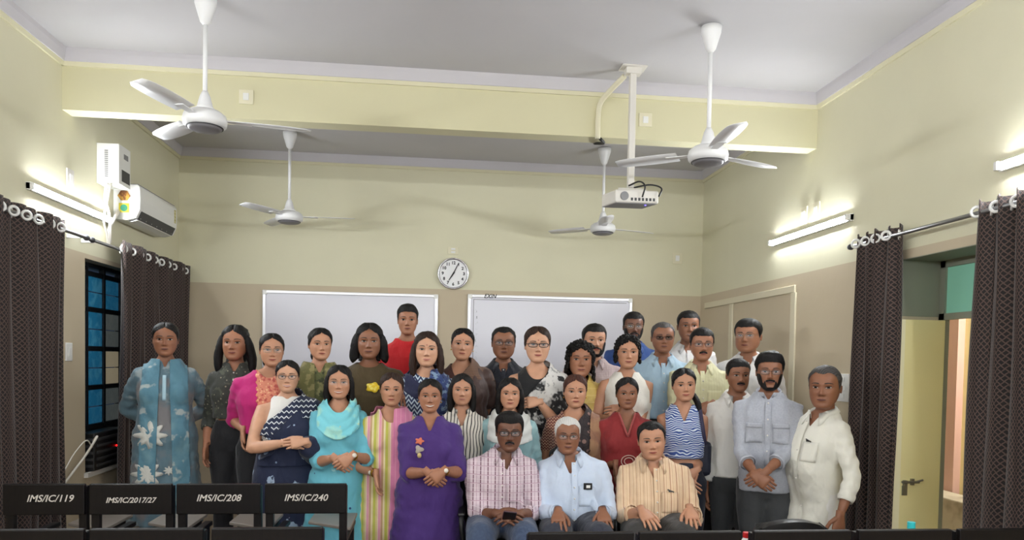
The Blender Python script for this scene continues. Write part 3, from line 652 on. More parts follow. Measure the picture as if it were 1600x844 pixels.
def ball(c, r, n=12, m=8):
    V = []; F = []
    for i in range(m + 1):
        t = PI * i / m
        for j in range(n): a = 2 * PI * j / n; V.append((c[0] + r[0] * math.sin(t) * math.cos(a), c[1] + r[1] * math.sin(t) * math.sin(a), c[2] + r[2] * math.cos(t)))
    for i in range(m):
        for j in range(n): F.append((i*n+j, (i+1)*n+j, (i+1)*n+(j+1) % n, i*n+(j+1) % n))
    return np.array(V), F
class Acc:
    def __init__(s): s.V = []; s.F = []; s.mi = []; s.k = 0
    def add(s, V, F, mi=0):
        V = np.asarray(V, float); s.V.append(V); s.F += [tuple(int(i) + s.k for i in q) for q in F]; s.mi += [mi] * len(F); s.k += len(V)
    def get(s): return np.concatenate(s.V), s.F
def ik(S, W, l1, l2, pole):
    S, W, pole = map(lambda v: np.array(v, float), (S, W, pole)); d = W - S; L = np.linalg.norm(d)
    if L > (l1 + l2) * .995: W = S + d / L * (l1 + l2) * .995; d = W - S; L = np.linalg.norm(d)
    u = d / L; p = pole - u * pole.dot(u); p /= np.linalg.norm(p) + 1e-9
    a = (l1*l1 - l2*l2 + L*L) / (2 * L); h = math.sqrt(max(l1*l1 - a*a, 0)); return S + u * a + p * h, W
def hand_mesh(W, d, nrm, side, s, curl=.5, spread=.12, thumb=1.0):
    """W wrist, d finger direction, nrm back-of-hand normal, side = +1 if thumb lies on +cross(d,nrm)"""
    d = np.array(d, float); d /= np.linalg.norm(d); nrm = np.array(nrm, float); nrm -= d * nrm.dot(d); nrm /= np.linalg.norm(nrm); t = np.cross(d, nrm) * side
    A = Acc(); W = np.array(W, float)
    st = [(-.03, .024, .019), (0, .025, .018), (.02, .031, .018), (.05, .040, .017), (.075, .042, .0155), (.09, .039, .012)]
    n = 12; V = []; F = []; an = np.arange(n) * 2 * PI / n
    for a, w, th in st: V.append(W + d * a * s + np.outer(np.sign(np.cos(an)) * np.abs(np.cos(an)) ** .75 * w * s, t) + np.outer(np.sign(np.sin(an)) * np.abs(np.sin(an)) ** .85 * th * s, nrm))
    for i in range(len(st) - 1):
        for j in range(n): F.append((i*n+j, i*n+(j+1) % n, (i+1)*n+(j+1) % n, (i+1)*n+j))
    F.append(tuple(range(n))[::-1]); F.append(tuple(range((len(st)-1)*n, len(st)*n))); A.add(np.concatenate(V), F)
    for k, (off, L, r, sp) in enumerate(((.030, .072, .0088, 1.0), (.0105, .080, .0092, .25), (-.0095, .074, .0088, -.4), (-.0285, .058, .0076, -1.1))):
        p = W + d * (.080 - .008 * (k == 3)) * s + t * off * s; a = 0.12 * curl; pts = [p - d * .02 * s]; rr = [r * s]
        base = d + t * sp * spread
        for j, seg in enumerate((.46, .30, .24)):
            dr = base * math.cos(a) - nrm * math.sin(a); dr /= np.linalg.norm(dr)
            pts.append(p.copy()); rr.append(r * s * (1.04 - .06 * j)); pts.append(p + dr * L * seg * .5 * s); rr.append(r * s * (.96 - .07 * j)); p = p + dr * L * seg * s; a += curl * (.75 if j == 0 else .6)
        pts.append(p); rr.append(r * s * .74); pts.append(p + dr * .005 * s); rr.append(r * s * .35)
        A.add(*tube(pts, rr, 7, flat=t))
    p0 = W + d * .018 * s + t * .022 * s; p1 = p0 + (d * .55 + t * .62 * thumb - nrm * .25) * .045 * s; p2 = p1 + (d * .85 + t * .28 * thumb - nrm * .3 * curl) * .034 * s; p3 = p2 + (d * .95 + t * .02 - nrm * .4 * curl) * .028 * s
    A.add(*tube([p0 - d * .01 * s, p0, (p0 + p1) / 2, p1, (p1 + p2) / 2, p2, (p2 + p3) / 2, p3, p3 + (p3 - p2) * .12], [.015 * s, .0165 * s, .0145 * s, .0115 * s, .0108 * s, .0112 * s, .010 * s, .0078 * s, .004 * s], 8, flat=nrm))
    return A.get()
class Fig:
    """all the measures of one figure, in its own frame: x to the figure's left, y backwards, z up"""
    def __init__(s, p, H, hh):
        s.p = p; s.H = H; s.hh = hh; s.fem = p['sex'] == 'f'; s.c = H - hh; s.s = p.get('bs', H / (1.56 if s.fem else 1.66)); g = s.g = p.get('g', 1.0)
        s.sw = (.150 if s.fem else .178) * s.s * p.get('shw', 1.0) * (.6 + .4 * g); s.sit = p.get('sit', False)
        s.drop = p.get('drop', 0.0)                      # shoulder slope
        s.shz = s.c - (.052 if s.sit else .076) * s.s - s.drop; s.hx = p.get('hx', 0.0)
        s.hip = p.get('hipz', .52 * H); s.waist = s.hip + (s.shz - s.hip) * .40; s.fwd = p.get('fwd', 0.0)
    def torso(s, off=0.0, ease=0.0, zlo=None, neck=True, belly=0.0):
        k, c, g, sw = s.s, s.c, s.g, s.sw; bw = (.125 if s.fem else .142) * k * g; hw = (.165 if s.fem else .158) * k * g
        bl = s.p.get('belly', 0.0); sz = s.shz
        R = []
        if neck: nk = (.049 if s.fem else .058) * k * s.p.get('neck', 1.0); R += [(c + .05, .02 + s.fwd, nk * .98 + off, nk * 1.04 + off, s.hx), (c - .015, .024 + s.fwd * .7, nk + off, nk * 1.05 + off, s.hx)]
        nb = (.062 if s.fem else .072) * k
        R += [(sz + .056 * k, .03, nb + off, .056 * k + off, s.hx * .7), (sz + .042 * k, .03, nb + .018 * k + off, .060 * k + off, s.hx * .5), (sz + .022 * k, .03, sw * .58 + off, .068 * k + off, s.hx * .2), (sz - .002 * k, .028, sw * .75 + off, .080 * k + off), (sz - .04 * k, .025, sw * .91 + off, (.088 if s.fem else .098) * k * (.6 + .4 * g) + off),
              (sz - .10 * k, .012, sw * 1.0 + off + ease * .3, (.102 if s.fem else .116) * k * (.5 + .5 * g) + off + ease * .3),
              (sz - .17 * k, .008 - bl * .2, sw * .98 + off + ease * .6, (.108 if s.fem else .120) * k * (.3 + .7 * g) + off + ease * .5 + bl * .3),
              (s.waist + .03, .012 - bl * .55, max(bw, sw * .84) + off + ease, (.098 if s.fem else .112) * k * g + off + ease + bl * .75),
              (s.waist - .06 * k, .015 - bl * .6, bw * 1.08 + off + ease, (.102 if s.fem else .115) * k * g + off + ease + bl * .8),
              (s.hip + .02, .02 - bl * .2, hw + off + ease, (.118 if s.fem else .115) * k * g + off + ease + bl * .3), (s.hip - .07 * k, .02, hw * .98 + off + ease, .108 * k * g + off + ease)]
        zl = zlo if zlo is not None else -9
        return [r for r in R if r[0] > zl]
    def bust(s, off=0.0):
        if not s.fem: return []
        k, g = s.s, s.g; return [ball((q * .066 * k * g, -.055 * k * g, s.shz - .17 * k), (.062 * k * g + off, .060 * k * g + off, .064 * k * g + off)) for q in (-1, 1)]
    def arm(s, side):
        a = s.arms[side]; return a['S'], a['E'], a['W']
    def arm_tube(s, side, off=0.0, end=1.0, r_end=None, scale=1.0, flare=0.0):
        S, E, W = s.arm(side); k = s.s * (.5 + .5 * s.g) * s.p.get('armk', 1.0) * (1.0 if s.fem else 1.06)
        inner = np.array([S[0] * .55, .022, S[2] - .0])
        pts = [inner + np.array([0, 0, .012]), S + np.array([0, .0, .002])]; rr = [.052 * k, .049 * k]
        segs = [(S, E, .25, .0470), (S, E, .55, .043), (S, E, .85, .037), (E, W, 0, .0355), (E, W, .18, .037), (E, W, .4, .035), (E, W, .7, .029), (E, W, .95, .0235)]
        tot = []
        for A, B, t, r in segs:
            u = (t * .5) if A is S else .5 + t * .5
            if u > end + .001: break
            pts.append(A + (B - A) * t); rr.append(r * k); 
        if end < 1:
            A, B, t = (S, E, end * 2) if end <= .5 else (E, W, end * 2 - 1); q = A + (B - A) * t
            if np.linalg.norm(q - pts[-1]) > .012: pts.append(q); rr.append(rr[-1] * .98)
        n = len(rr); rr = [r * scale + off + flare * (i / n) for i, r in enumerate(rr)]
        return tube(pts, rr, 14)
    def leg(s, side, off=0.0, scale=1.0, zlo=.05, straight=0.0):
        k, g, H = s.s, s.g, s.H; x = side * .085 * k * (.5 + .5 * g)
        if s.sit:
            hp = np.array([side * .095 * k, .0, s.hip]); kn = np.array([side * (.13 + s.p.get('knee', 0.0)) * k, -.44 * k, s.hip + .015]); an = np.array([side * .13 * k, -.40 * k, .09])
            pts = [hp + (kn - hp) * t for t in (-.1, .15, .45, .75, .93)] + [kn + np.array([0, -.02, -.03])] + [kn + (an - kn) * t for t in (.12, .35, .7, 1)]
            r = [.098, .095, .086, .074, .068, .066, .062, .06, .05, .042]
        else:
            pts = [(x, .02, s.hip - .0), (x, .02, s.hip - .08), (x * 1.02, .01, s.hip - .2), (x * 1.0, .0, .27 * H), (x * .98, .015, .2 * H), (x * .95, .03, .07 * H), (x * .95, .03, zlo)]
            r = [.088, .086, .078, .055, .052, .036, .034]
            if straight: r = [max(a, straight) for a in r]
        return tube(pts, [a * k * (.4 + .6 * g) * scale + off for a in r], 14)
    def make_arms(s):
        s.arms = {}; l1, l2 = .182 * s.H * s.p.get('al', 1.0), .150 * s.H * s.p.get('al', 1.0)
        if s.sit: l1 *= 1.22; l2 *= 1.22
        for side in (-1, 1):
            S = np.array([side * s.sw * .94, .02, s.shz - .054 * s.s]); tgt = s.p['hands'][side]
            E, W = ik(S, tgt['W'], l1, l2, tgt['pole']); s.arms[side] = dict(S=S, E=E, W=W, **{k: v for k, v in tgt.items() if k not in ('W', 'pole')})
# ------------------------------------------------------------------ people: dressing and assembly
SKIN = {}
def skin(k):
    if k not in SKIN:
        col = dict(fair=(206, 156, 126), light=(190, 138, 108), mid=(164, 112, 84), tan=(142, 94, 68), dark=(112, 72, 52))[k]
        lip = dict(fair=(168, 82, 74), light=(156, 76, 66), mid=(130, 64, 56), tan=(106, 58, 50), dark=(84, 48, 44))[k]
        SKIN[k] = [mat('skin ' + k, col, .52, [(('noise', 18, .35, .8), tuple(int(v * .93) for v in col))], bump=.06, bscale=180), MATS['eye white'], MATS['iris'], MATS['brow hair'], mat('lips ' + k, lip, .45), MATS['teeth'], MATS['bindi'], mat('eyelid ' + k, tuple(int(v * .86) for v in col), .5)]
    return SKIN[k]
mat('eye white', (186, 174, 166), .3); mat('iris', (28, 18, 14), .2); mat('brow hair', (26, 20, 18), .7); mat('teeth', (228, 222, 210), .3); mat('bindi', (130, 18, 30), .5)
def hairmat(name, col, col2): return mat(name, col, .5, [(('wavy', 'x', .012, .45, 9, .06), col2)], bump=.5, bscale=220, spec=.25)
HAIR = dict(black=hairmat('black hair', (12, 10, 10), (20, 17, 16)), brown=hairmat('brown hair', (38, 25, 20), (56, 37, 28)), auburn=hairmat('auburn hair', (58, 32, 26), (82, 48, 36)),
            grey=hairmat('grey hair', (150, 148, 146), (120, 118, 116)), white=hairmat('white hair', (204, 202, 198), (192, 190, 187)), salt=hairmat('salt and pepper hair', (62, 59, 58), (84, 80, 78)))
M_rimb = mat('black spectacle frame', (14, 12, 12), .3); M_rimm = mat('metal spectacle frame', (150, 140, 120), .3, metal=.9); M_rimr = mat('brown spectacle frame', (60, 30, 22), .3)
M_lens = mat('spectacle lens', (240, 244, 250), .04, alpha=.1); M_lensd = mat('tinted spectacle lens', (30, 18, 16), .08, alpha=.55)
M_gold = mat('gold', (200, 150, 60), .3, metal=1); M_button = mat('shirt button', (226, 222, 214), .4); M_shoe = mat('dark shoe leather', (30, 22, 18), .4); M_sandal = mat('brown sandal leather', (92, 60, 40), .5)
def hairline(phi, style):
    d = np.degrees(np.abs(phi)); tb = dict(
        short=([0, 25, 45, 58, 66, 78, 84, 104, 116, 135, 180], [.755, .76, .77, .72, .62, .44, .44, .57, .34, .20, .14]),
        recede=([0, 18, 38, 55, 66, 78, 84, 104, 116, 135, 180], [.815, .83, .85, .77, .62, .44, .44, .56, .34, .20, .14]),
        boy=([0, 25, 45, 58, 66, 78, 84, 104, 116, 135, 180], [.775, .765, .745, .70, .60, .46, .46, .58, .34, .20, .12]),
        tied=([0, 15, 40, 60, 72, 85, 100, 118, 140, 180], [.87, .825, .75, .63, .52, .43, .40, .20, .06, .0]),
        loose=([0, 15, 40, 58, 68, 80, 100, 118, 140, 180], [.86, .81, .73, .60, .40, .22, .10, .05, .0, -.02]))[style]
    return np.interp(d, *tb)
def hair_cap(h, style, thick, seed, top=1.0, rough=.0, part=0.0, flip=0.0):
    V, F = h.grid(56, 64); V = V.copy(); phi = np.arctan2(V[:, 0] / .34, -(V[:, 1] - .02) / .43); zh = hairline(phi, style)
    c = np.array([0, .03, .5]); D = V - c; D /= np.linalg.norm(D, axis=1)[:, None] + 1e-9
    m = sstep(-.02, .14, V[:, 2] - zh); up = sstep(.55, .95, V[:, 2])
    th = .006 + thick * m * (.55 + .45 * up * top)
    if part is not None and style in ('tied', 'loose'): th -= thick * .3 * np.exp(-((V[:, 0] - part) / .022) ** 2) * sstep(.7, .85, V[:, 2]) * (V[:, 1] < .25)
    if flip: th += flip * np.exp(-((V[:, 1] + .25) / .16) ** 2) * sstep(.72, .9, V[:, 2])
    th += (rough + .006) * flat_noise(V, 26, seed) * m
    W = V + D * th[:, None]; f = zh + .012 * flat_noise(V, 40, seed + 7) - V[:, 2]
    return clip_mesh(W, F, f)
def make_hair(h, sp, seed):
    A = Acc(); k = sp['kind']; L = sp.get('len', .35); th = sp.get('thick', .05); cp = sp.get('part', 0.0)
    if k in ('short', 'recede', 'boy'): A.add(*hair_cap(h, k, th, seed, sp.get('top', 1.3), sp.get('rough', .006), None, sp.get('flip', 0.0)))
    elif k in ('tied', 'bun', 'pony'):
        A.add(*hair_cap(h, 'tied', th, seed, 1.0, .004, cp))
        if k == 'bun': A.add(*ball((0, .50, .50), (.17, .13, .17), 16, 10))
        elif k == 'tied': A.add(*ball((0, .40, .12), (.26, .13, .2), 18, 10)); A.add(*tube(arc_pts([(0, .46, .25), (0, .50, .0), (0, .48, -.4), (0, .47, -.9)]), (.09, .07), 10) if False else tube(arc_pts([(0, .46, .25), (0, .52, .0), (0, .52, -.4), (0, .5, -.8)]), [.085] * 18 + [.02], 10))
        else:
            s = sp.get('side', 1); A.add(*ball((s * .1, .48, .3), (.14, .12, .14), 14, 8)); A.add(*tube(arc_pts([(s * .14, .44, .32), (s * .34, .30, .12), (s * .44, .1, -.12), (s * .46, -.04, -.36), (s * .42, -.08, -.5)]), [.1] * 14 + [.09, .085, .08, .07, .06, .05, .035, .03, .02, .015, .01], 12))
    elif k in ('loose', 'bob'):
        A.add(*hair_cap(h, 'loose', th, seed, 1.0, .006, cp))
        end = -L; fr = sp.get('front', 0.0); fl = sp.get('flare', .0); wd = sp.get('lock', .085)
        for s in (-1, 1):
            pts = arc_pts([(s * .20, -.12, .86), (s * .335, -.07, .66), (s * (.375 + fl * .3), -.03, .40), (s * (.385 + fl * .8), .01 + fr, .12), (s * (.37 + fl), .02 + fr, end * .45), (s * (.34 + fl), .02 + fr * 1.6, end)], 5); n = len(pts)
            u = np.linspace(0, 1, n); rr = [((.03 + wd * min(1, a * 3)) * (1 - .55 * max(0, (a - .72) / .28) ** 2), (.05 + .10 * min(1, a * 2.5)) * (1 - .5 * max(0, (a - .72) / .28) ** 2)) for a in u]
            A.add(*tube(pts, rr, 12, flat=(1, 0, 0)))
        pts = arc_pts([(0, .30, .9), (0, .43, .6), (0, .44, .25), (0, .40, -.02), (0, .36, end * .6), (0, .35, end * .98)], 5); n = len(pts)
        A.add(*tube(pts, [(.30 + fl * .8 * a, .11 - .03 * a) for a in np.linspace(0, 1, n)], 18, flat=(1, 0, 0)))
    elif k == 'curly':
        A.add(*hair_cap(h, 'loose' if L > .1 else 'tied', th, seed, 1.0, .02, None)); r = random.Random(seed); V, F = A.V[0], None
        base = V[r.sample(range(len(V)), 260)]
        for p in base: q = .030 + .022 * r.random(); A.add(*ball(p * np.array([1.01, 1.01, 1.0]), (q, q, q), 7, 5))
        for i in range(int(420 * (L + .3))):
            a = r.uniform(62, 298); a = math.radians(a); z = r.uniform(.18 - L * 1.9, .7); q = .036 + .026 * r.random(); rad = 1.04 + sp.get('wide', .12) * (1 - abs(z - .2)) * r.uniform(.2, 1.05)
            A.add(*ball((.36 * rad * math.sin(a), .03 - .41 * rad * math.cos(a), z), (q, q, q * 1.25), 7, 5))
    V, F = A.get()
    if k in ('loose', 'bob', 'tied', 'pony', 'bun'):      # combed strands
        N = vnorm(V, F); a = np.arctan2(V[:, 0], V[:, 1] - .05); V = V + N * (.006 * np.sin(a * 46 + 3 * np.sin(V[:, 2] * 9)))[:, None]
    return V, F
def beard_mesh(h, seed, full=1.0):
    V, F = h.grid(60, 80); c = np.array([0, .03, .45]); D = V - c; D /= np.linalg.norm(D, axis=1)[:, None]
    ax = np.abs(V[:, 0]); zl = .10 + .34 * sstep(.15, .285, ax) + (.15 * np.exp(-((ax - .145) / .03) ** 2)) - .03 * (ax < .09)
    f = np.maximum(np.maximum(V[:, 2] - zl + .008 * flat_noise(V, 60, seed), V[:, 1] - .05), V[:, 2] - .47)
    W = V + D * (.010 + .022 * full * sstep(.3, .05, V[:, 2]) + .005 * flat_noise(V, 60, seed + 1))[:, None]
    return clip_mesh(W, F, f)
def moustache_mesh(h, seed, k=1.0):
    x = np.linspace(-.125, .125, 17); rows = []
    for z, o in ((.285, .004), (.265, .022), (.243, .022), (.228, .006)):
        zz = z - .045 * (np.abs(x) / .125) ** 2 * k; rows.append([(a, float(h.fy(np.array(a), np.array(b))) - o * (1 - .5 * (abs(a) / .125) ** 3), b) for a, b in zip(x, zz)])
    return strip(rows)
def glasses_parts(h, sp):
    out = []; hw, hh = sp.get('w', .112), sp.get('h', .068); zc = .492; r = sp.get('r', .0085); cxs = .155
    y0 = float(h.fy(np.array(.05), np.array(.49))) - .045
    rim = MBn = Acc(); lens = Acc()
    for s in (-1, 1):
        pts = []; 
        for a in np.linspace(0, 2 * PI, 25)[:-1]:
            e = 2 / sp.get('n', 3.2); pts.append((s * cxs + hw * np.sign(math.cos(a)) * abs(math.cos(a)) ** e, y0 + .03 * (abs(s * cxs + hw * math.cos(a)) / .26) ** 2, zc + hh * np.sign(math.sin(a)) * abs(math.sin(a)) ** e))
        P = pts + [pts[0], pts[1]]; rim.add(*tube(P, r, 6, cap=False)); k = len(pts); lens.add(np.array(pts), [tuple(range(k))])
        rim.add(*tube(arc_pts([(s * (cxs + hw - .004), y0 + .032, zc + .03), (s * .335, -.20, zc + .035), (s * .352, .08, zc + .03), (s * .34, .15, zc - .04)]), r * .8, 5))
    rim.add(*tube(arc_pts([(-.05, y0 + .004, zc + .012), (0, y0 - .008, zc + .024), (.05, y0 + .004, zc + .012)]), r, 6))
    return rim.get(), lens.get()
def head_xf(V, fig, hs):
    p = fig.p; y = math.radians(p.get('hyaw', 0)); t = math.radians(p.get('htilt', 0)); n = math.radians(p.get('hnod', 0))
    R = np.array(Matrix.Rotation(y, 3, 'Z') @ Matrix.Rotation(t, 3, 'Y') @ Matrix.Rotation(n, 3, 'X'))
    pv = np.array([0, .03, .12]); return ((np.asarray(V) * hs - pv) @ R.T) + pv + np.array([fig.hx, -.012 + fig.fwd, fig.c])
def poses(fig, p):
    H, k, sw, g = fig.H, fig.s, fig.sw, fig.g; out = {}
    for side, nm in ((-1, p.get('armL', 'side')), (1, p.get('armR', 'side'))):
        c = dict(p.get('hand%s' % ('L' if side < 0 else 'R'), {})); fy = -.235 - .12 * (g - 1) - p.get('belly', 0) * .8
        if nm == 'side': q = dict(W=(side * (sw + .03 * k), -.07, fig.shz - .318 * H), pole=(side * .25, 1, 0), d=(0, -.15, -1), n=(side, .25, 0), th=(0, -1, 0), curl=.55)
        elif nm == 'clasp': q = dict(W=(side * .085 * k, fy + (.0 if side < 0 else -.03), .575 * H), pole=(side * .5, .8, -.5), d=(-side * .78, -.2, -.62), n=(side * .25, -1, .25), th=(0, .3, 1), curl=1.15, spread=.03, thumb=.5)
        elif nm == 'forearm': q = dict(W=(side * .08 * k, fy, .60 * H), pole=(side * .6, .8, -.6), d=(-side * .95, -.1, -.12), n=(0, -1, .3), th=(0, .2, 1), curl=.8, spread=.03, thumb=.5)
        elif nm == 'back': q = dict(W=(side * .05, .20, .56 * H), pole=(side * 1.0, .25, 0), d=(-side * .8, 0, -.5), n=(0, 1, 0), th=(0, 0, -1), curl=.5)
        elif nm == 'knee': q = dict(W=(side * .165, -.27, fig.hip + .155), pole=(side * .42, .5, -1), d=(side * .02, -.80, -.42), n=(0, -.35, 1), th=(-side, 0, 0), curl=.28, spread=.2)
        elif nm == 'lap': q = dict(W=(side * .10, -.30, fig.hip + .13), pole=(side * .5, .4, -1), d=(-side * .75, -.45, -.12), n=(side * .1, -.75, .6), th=(0, .2, 1), curl=.75)
        elif nm == 'up': q = dict(W=(side * (sw - .02), -.24, fig.shz - .02), pole=(side * .7, .2, -1), d=(-side * .2, -.6, .1), n=(0, 0, 1), th=(-side, 0, 0), curl=.6)
        q.update(c); out[side] = q
    p['hands'] = out
def front_y(V, x, z, r=.02):
    for k in (1, 1.8, 3, 6):
        m = (np.abs(V[:, 0] - x) < r * k) & (np.abs(V[:, 2] - z) < r * k)
        if m.any(): return V[m, 1].min()
    return -.15
def patch(V, x0, x1, z0, z1, off, nx=6, nz=7, shape=None):
    rows = []
    for j in range(nz):
        z = z0 + (z1 - z0) * j / (nz - 1); rows.append([(x, front_y(V, x, z) - off, z) for x in np.linspace(x0, x1, nx)])
    return strip(rows)
def blob(V, cx, cz, rx, rz, off, n=14, wob=0.0, petals=0):
    c = [(cx, front_y(V, cx, cz) - off - .004, cz)]
    for k in (.55, 1.0):
        for a in np.linspace(0, 2 * PI, n, endpoint=False):
            q = k * (1 + wob * math.cos(petals * a)); x, z = cx + rx * q * math.cos(a), cz + rz * q * math.sin(a); c.append((x, front_y(V, x, z) - off * (1.0 if k < 1 else .7), z))
    F = [(0, 1 + j, 1 + (j + 1) % n) for j in range(n)] + [(1 + j, 1 + n + j, 1 + n + (j + 1) % n, 1 + (j + 1) % n) for j in range(n)]
    return np.array(c), F
def collar(fig, w=1.35, openk=.46, tip=.045, zoff=0.0, stand=False):
    k = fig.s; rn = ((.056 if fig.fem else .066) * k * fig.p.get('neck', 1.0)) + .008; z0 = fig.shz + .050 * k + zoff; A = []; B = []; C = []
    for a in np.linspace(-1, 1, 33):
        an = a * (PI - openk); x, y = math.sin(an), math.cos(an); hxo = fig.hx * .62; zt = z0 + .036 * k * (.5 + .5 * math.cos(an)) - .012 * sstep(.7, 1, abs(a)); e = float(sstep(.70, 1.0, abs(a)))
        A.append((hxo + x * (rn - .003), .024 + y * (rn + .002), zt - .035 * k)); B.append((hxo + x * (rn + .001), .024 + y * (rn + .005), zt))
        if stand: C.append((hxo + x * (rn + .004), .024 + y * (rn + .008), zt - .012))
        else: C.append((hxo + x * (rn + .016 * w) + np.sign(x) * .022 * e, .024 + y * (rn + .020 * w) - .022 * e, zt - .030 * k - tip * e))
    return strip([A, B, C])
PEOPLE = []; JOBS = []
def job(V, F, vox, sm): JOBS.append((V, F, vox, sm)); return len(JOBS) - 1
def person(label, px, crown, chin, Y, base, **p):
    """register a figure from the pixel of its head and the depth where it stands"""
    zt, zc = at(px, crown, 1, Y)[2], at(px, chin, 1, Y)[2]; X = at(px, (crown + chin) / 2, 1, Y)[0]
    H = zt - base; hh = zt - zc; p.setdefault('sex', 'f'); p['label'] = label
    if p.get('sit'): p.setdefault('bs', 1.0)
    fig = Fig(p, H, hh); yaw = -math.atan2(X, Y) * .6 + math.radians(p.get('yaw', 0))
    fig.loc = (X - fig.hx * math.cos(yaw), Y + .01 - fig.hx * math.sin(yaw), base); fig.yaw = yaw; poses(fig, p)
    for side in (-1, 1):                                   # hands given as pixels at a depth in front of the body
        q = p['hands'][side]
        if 'px' in q:
            w = at(q['px'][0], q['px'][1], 1, Y - q['px'][2]) - np.array(fig.loc); c_, s_ = math.cos(-yaw), math.sin(-yaw); q['W'] = (c_ * w[0] - s_ * w[1], s_ * w[0] + c_ * w[1], w[2])
    fig.make_arms(); t = p['top']; k = fig.s
    A = Acc(); A.add(*ring_loft(fig.torso(-.006)))
    for b in fig.bust(-.008): A.add(*b)
    for s in (-1, 1): A.add(*fig.arm_tube(s, scale=.9 if t.get('sleeve', .45) > .8 else 1.0)); A.add(*fig.leg(s))
    fig.jb = job(*A.get(), .0135, 5)
    # upper garment
    A = Acc(); hem = t.get('hem', fig.hip - .06); long = hem < fig.hip - .12 and not fig.sit; ea = t.get('ease', .012); off = .013
    R = fig.torso(off, ea, None if long else hem, neck=False); nkk = (.062 if fig.fem else .072) * k
    R = [(fig.shz + .074 * k, .028, nkk * .9 + off, .056 * k + off)] + R
    if not long: z, cy, rx, ry = R[-1][:4]; R.append((hem, cy, rx + .004, ry + .004))
    else:
        z, cy, rx, ry = R[-1][:4]; fl = t.get('flare', .035)
        for u in (.35, .7, 1): R.append((z + (hem - z) * u, .02, rx + fl * u, ry + fl * u * .8, t.get('skx', 0.0) * u))
    A.add(*ring_loft(R))
    for b in fig.bust(.010): A.add(*b)
    sl = t.get('sleeve', .45)
    if sl > 0:
        for s in (-1, 1): A.add(*fig.arm_tube(s, .009 * t.get('sloose', 1.0), sl, flare=t.get('sflare', .004)))
    if fig.sit:        # shirt tail over the lap
        pass
    fig.jt = job(*A.get(), .0125, 4); fig.hem = hem
    # lower garment
    A = Acc(); b = p.get('bottom', dict(kind='trousers')); bk = b['kind']
    if bk == 'skirt':
        hw = (.165 if fig.fem else .158) * k * fig.g; zs = [fig.waist, fig.hip + .03, fig.hip - .08, .3 * H, .12 * H, .03]; wd = [hw * .86 + .012, hw + .016, hw + .02, hw + .035, hw + .05, hw + .06]
        A.add(*ring_loft([(z, .018, w, (w - .02) * .76 + .012) for z, w in zip(zs, wd)], 32))
    else:
        A.add(*ring_loft([r for r in fig.torso(.008, .004, neck=False) if r[0] < fig.waist] + [(fig.hip - .11 * k, .02, .13 * k * fig.g, .10 * k * fig.g)]) if not fig.sit else ball((0, .0, fig.hip + .02), (.17 * k * fig.g, .13 * k * fig.g, .11 * k)))
        for s in (-1, 1): A.add(*fig.leg(s, .010 + b.get('loose', .006), zlo=.06, straight=b.get('straight', .055)))
    fig.jl = job(*A.get(), .017, 4)
    PEOPLE.append(fig); return fig
def neck_f(V, fig, nk):
    k = fig.s; z0 = fig.shz + (.052 if fig.p['top'].get('collar') else .056) * k; ax = np.abs(V[:, 0] - fig.hx * .62); kind, dep, wid = nk[:3]; bdep = nk[3] if len(nk) > 3 else .004
    sh = np.clip(1 - (ax / wid) ** (1.0 if kind == 'v' else 2.4), 0, 1) ** (1.0 if kind == 'v' else .7)
    fw = sstep(.06, .02, V[:, 1]); lim = z0 - (dep * fw + bdep * (1 - fw)) * sh + np.clip(ax - wid, 0, 1) * 3
    return np.maximum(V[:, 2] - lim, V[:, 2] - (fig.shz + (.056 if fig.p['top'].get('collar') else .047) * k))
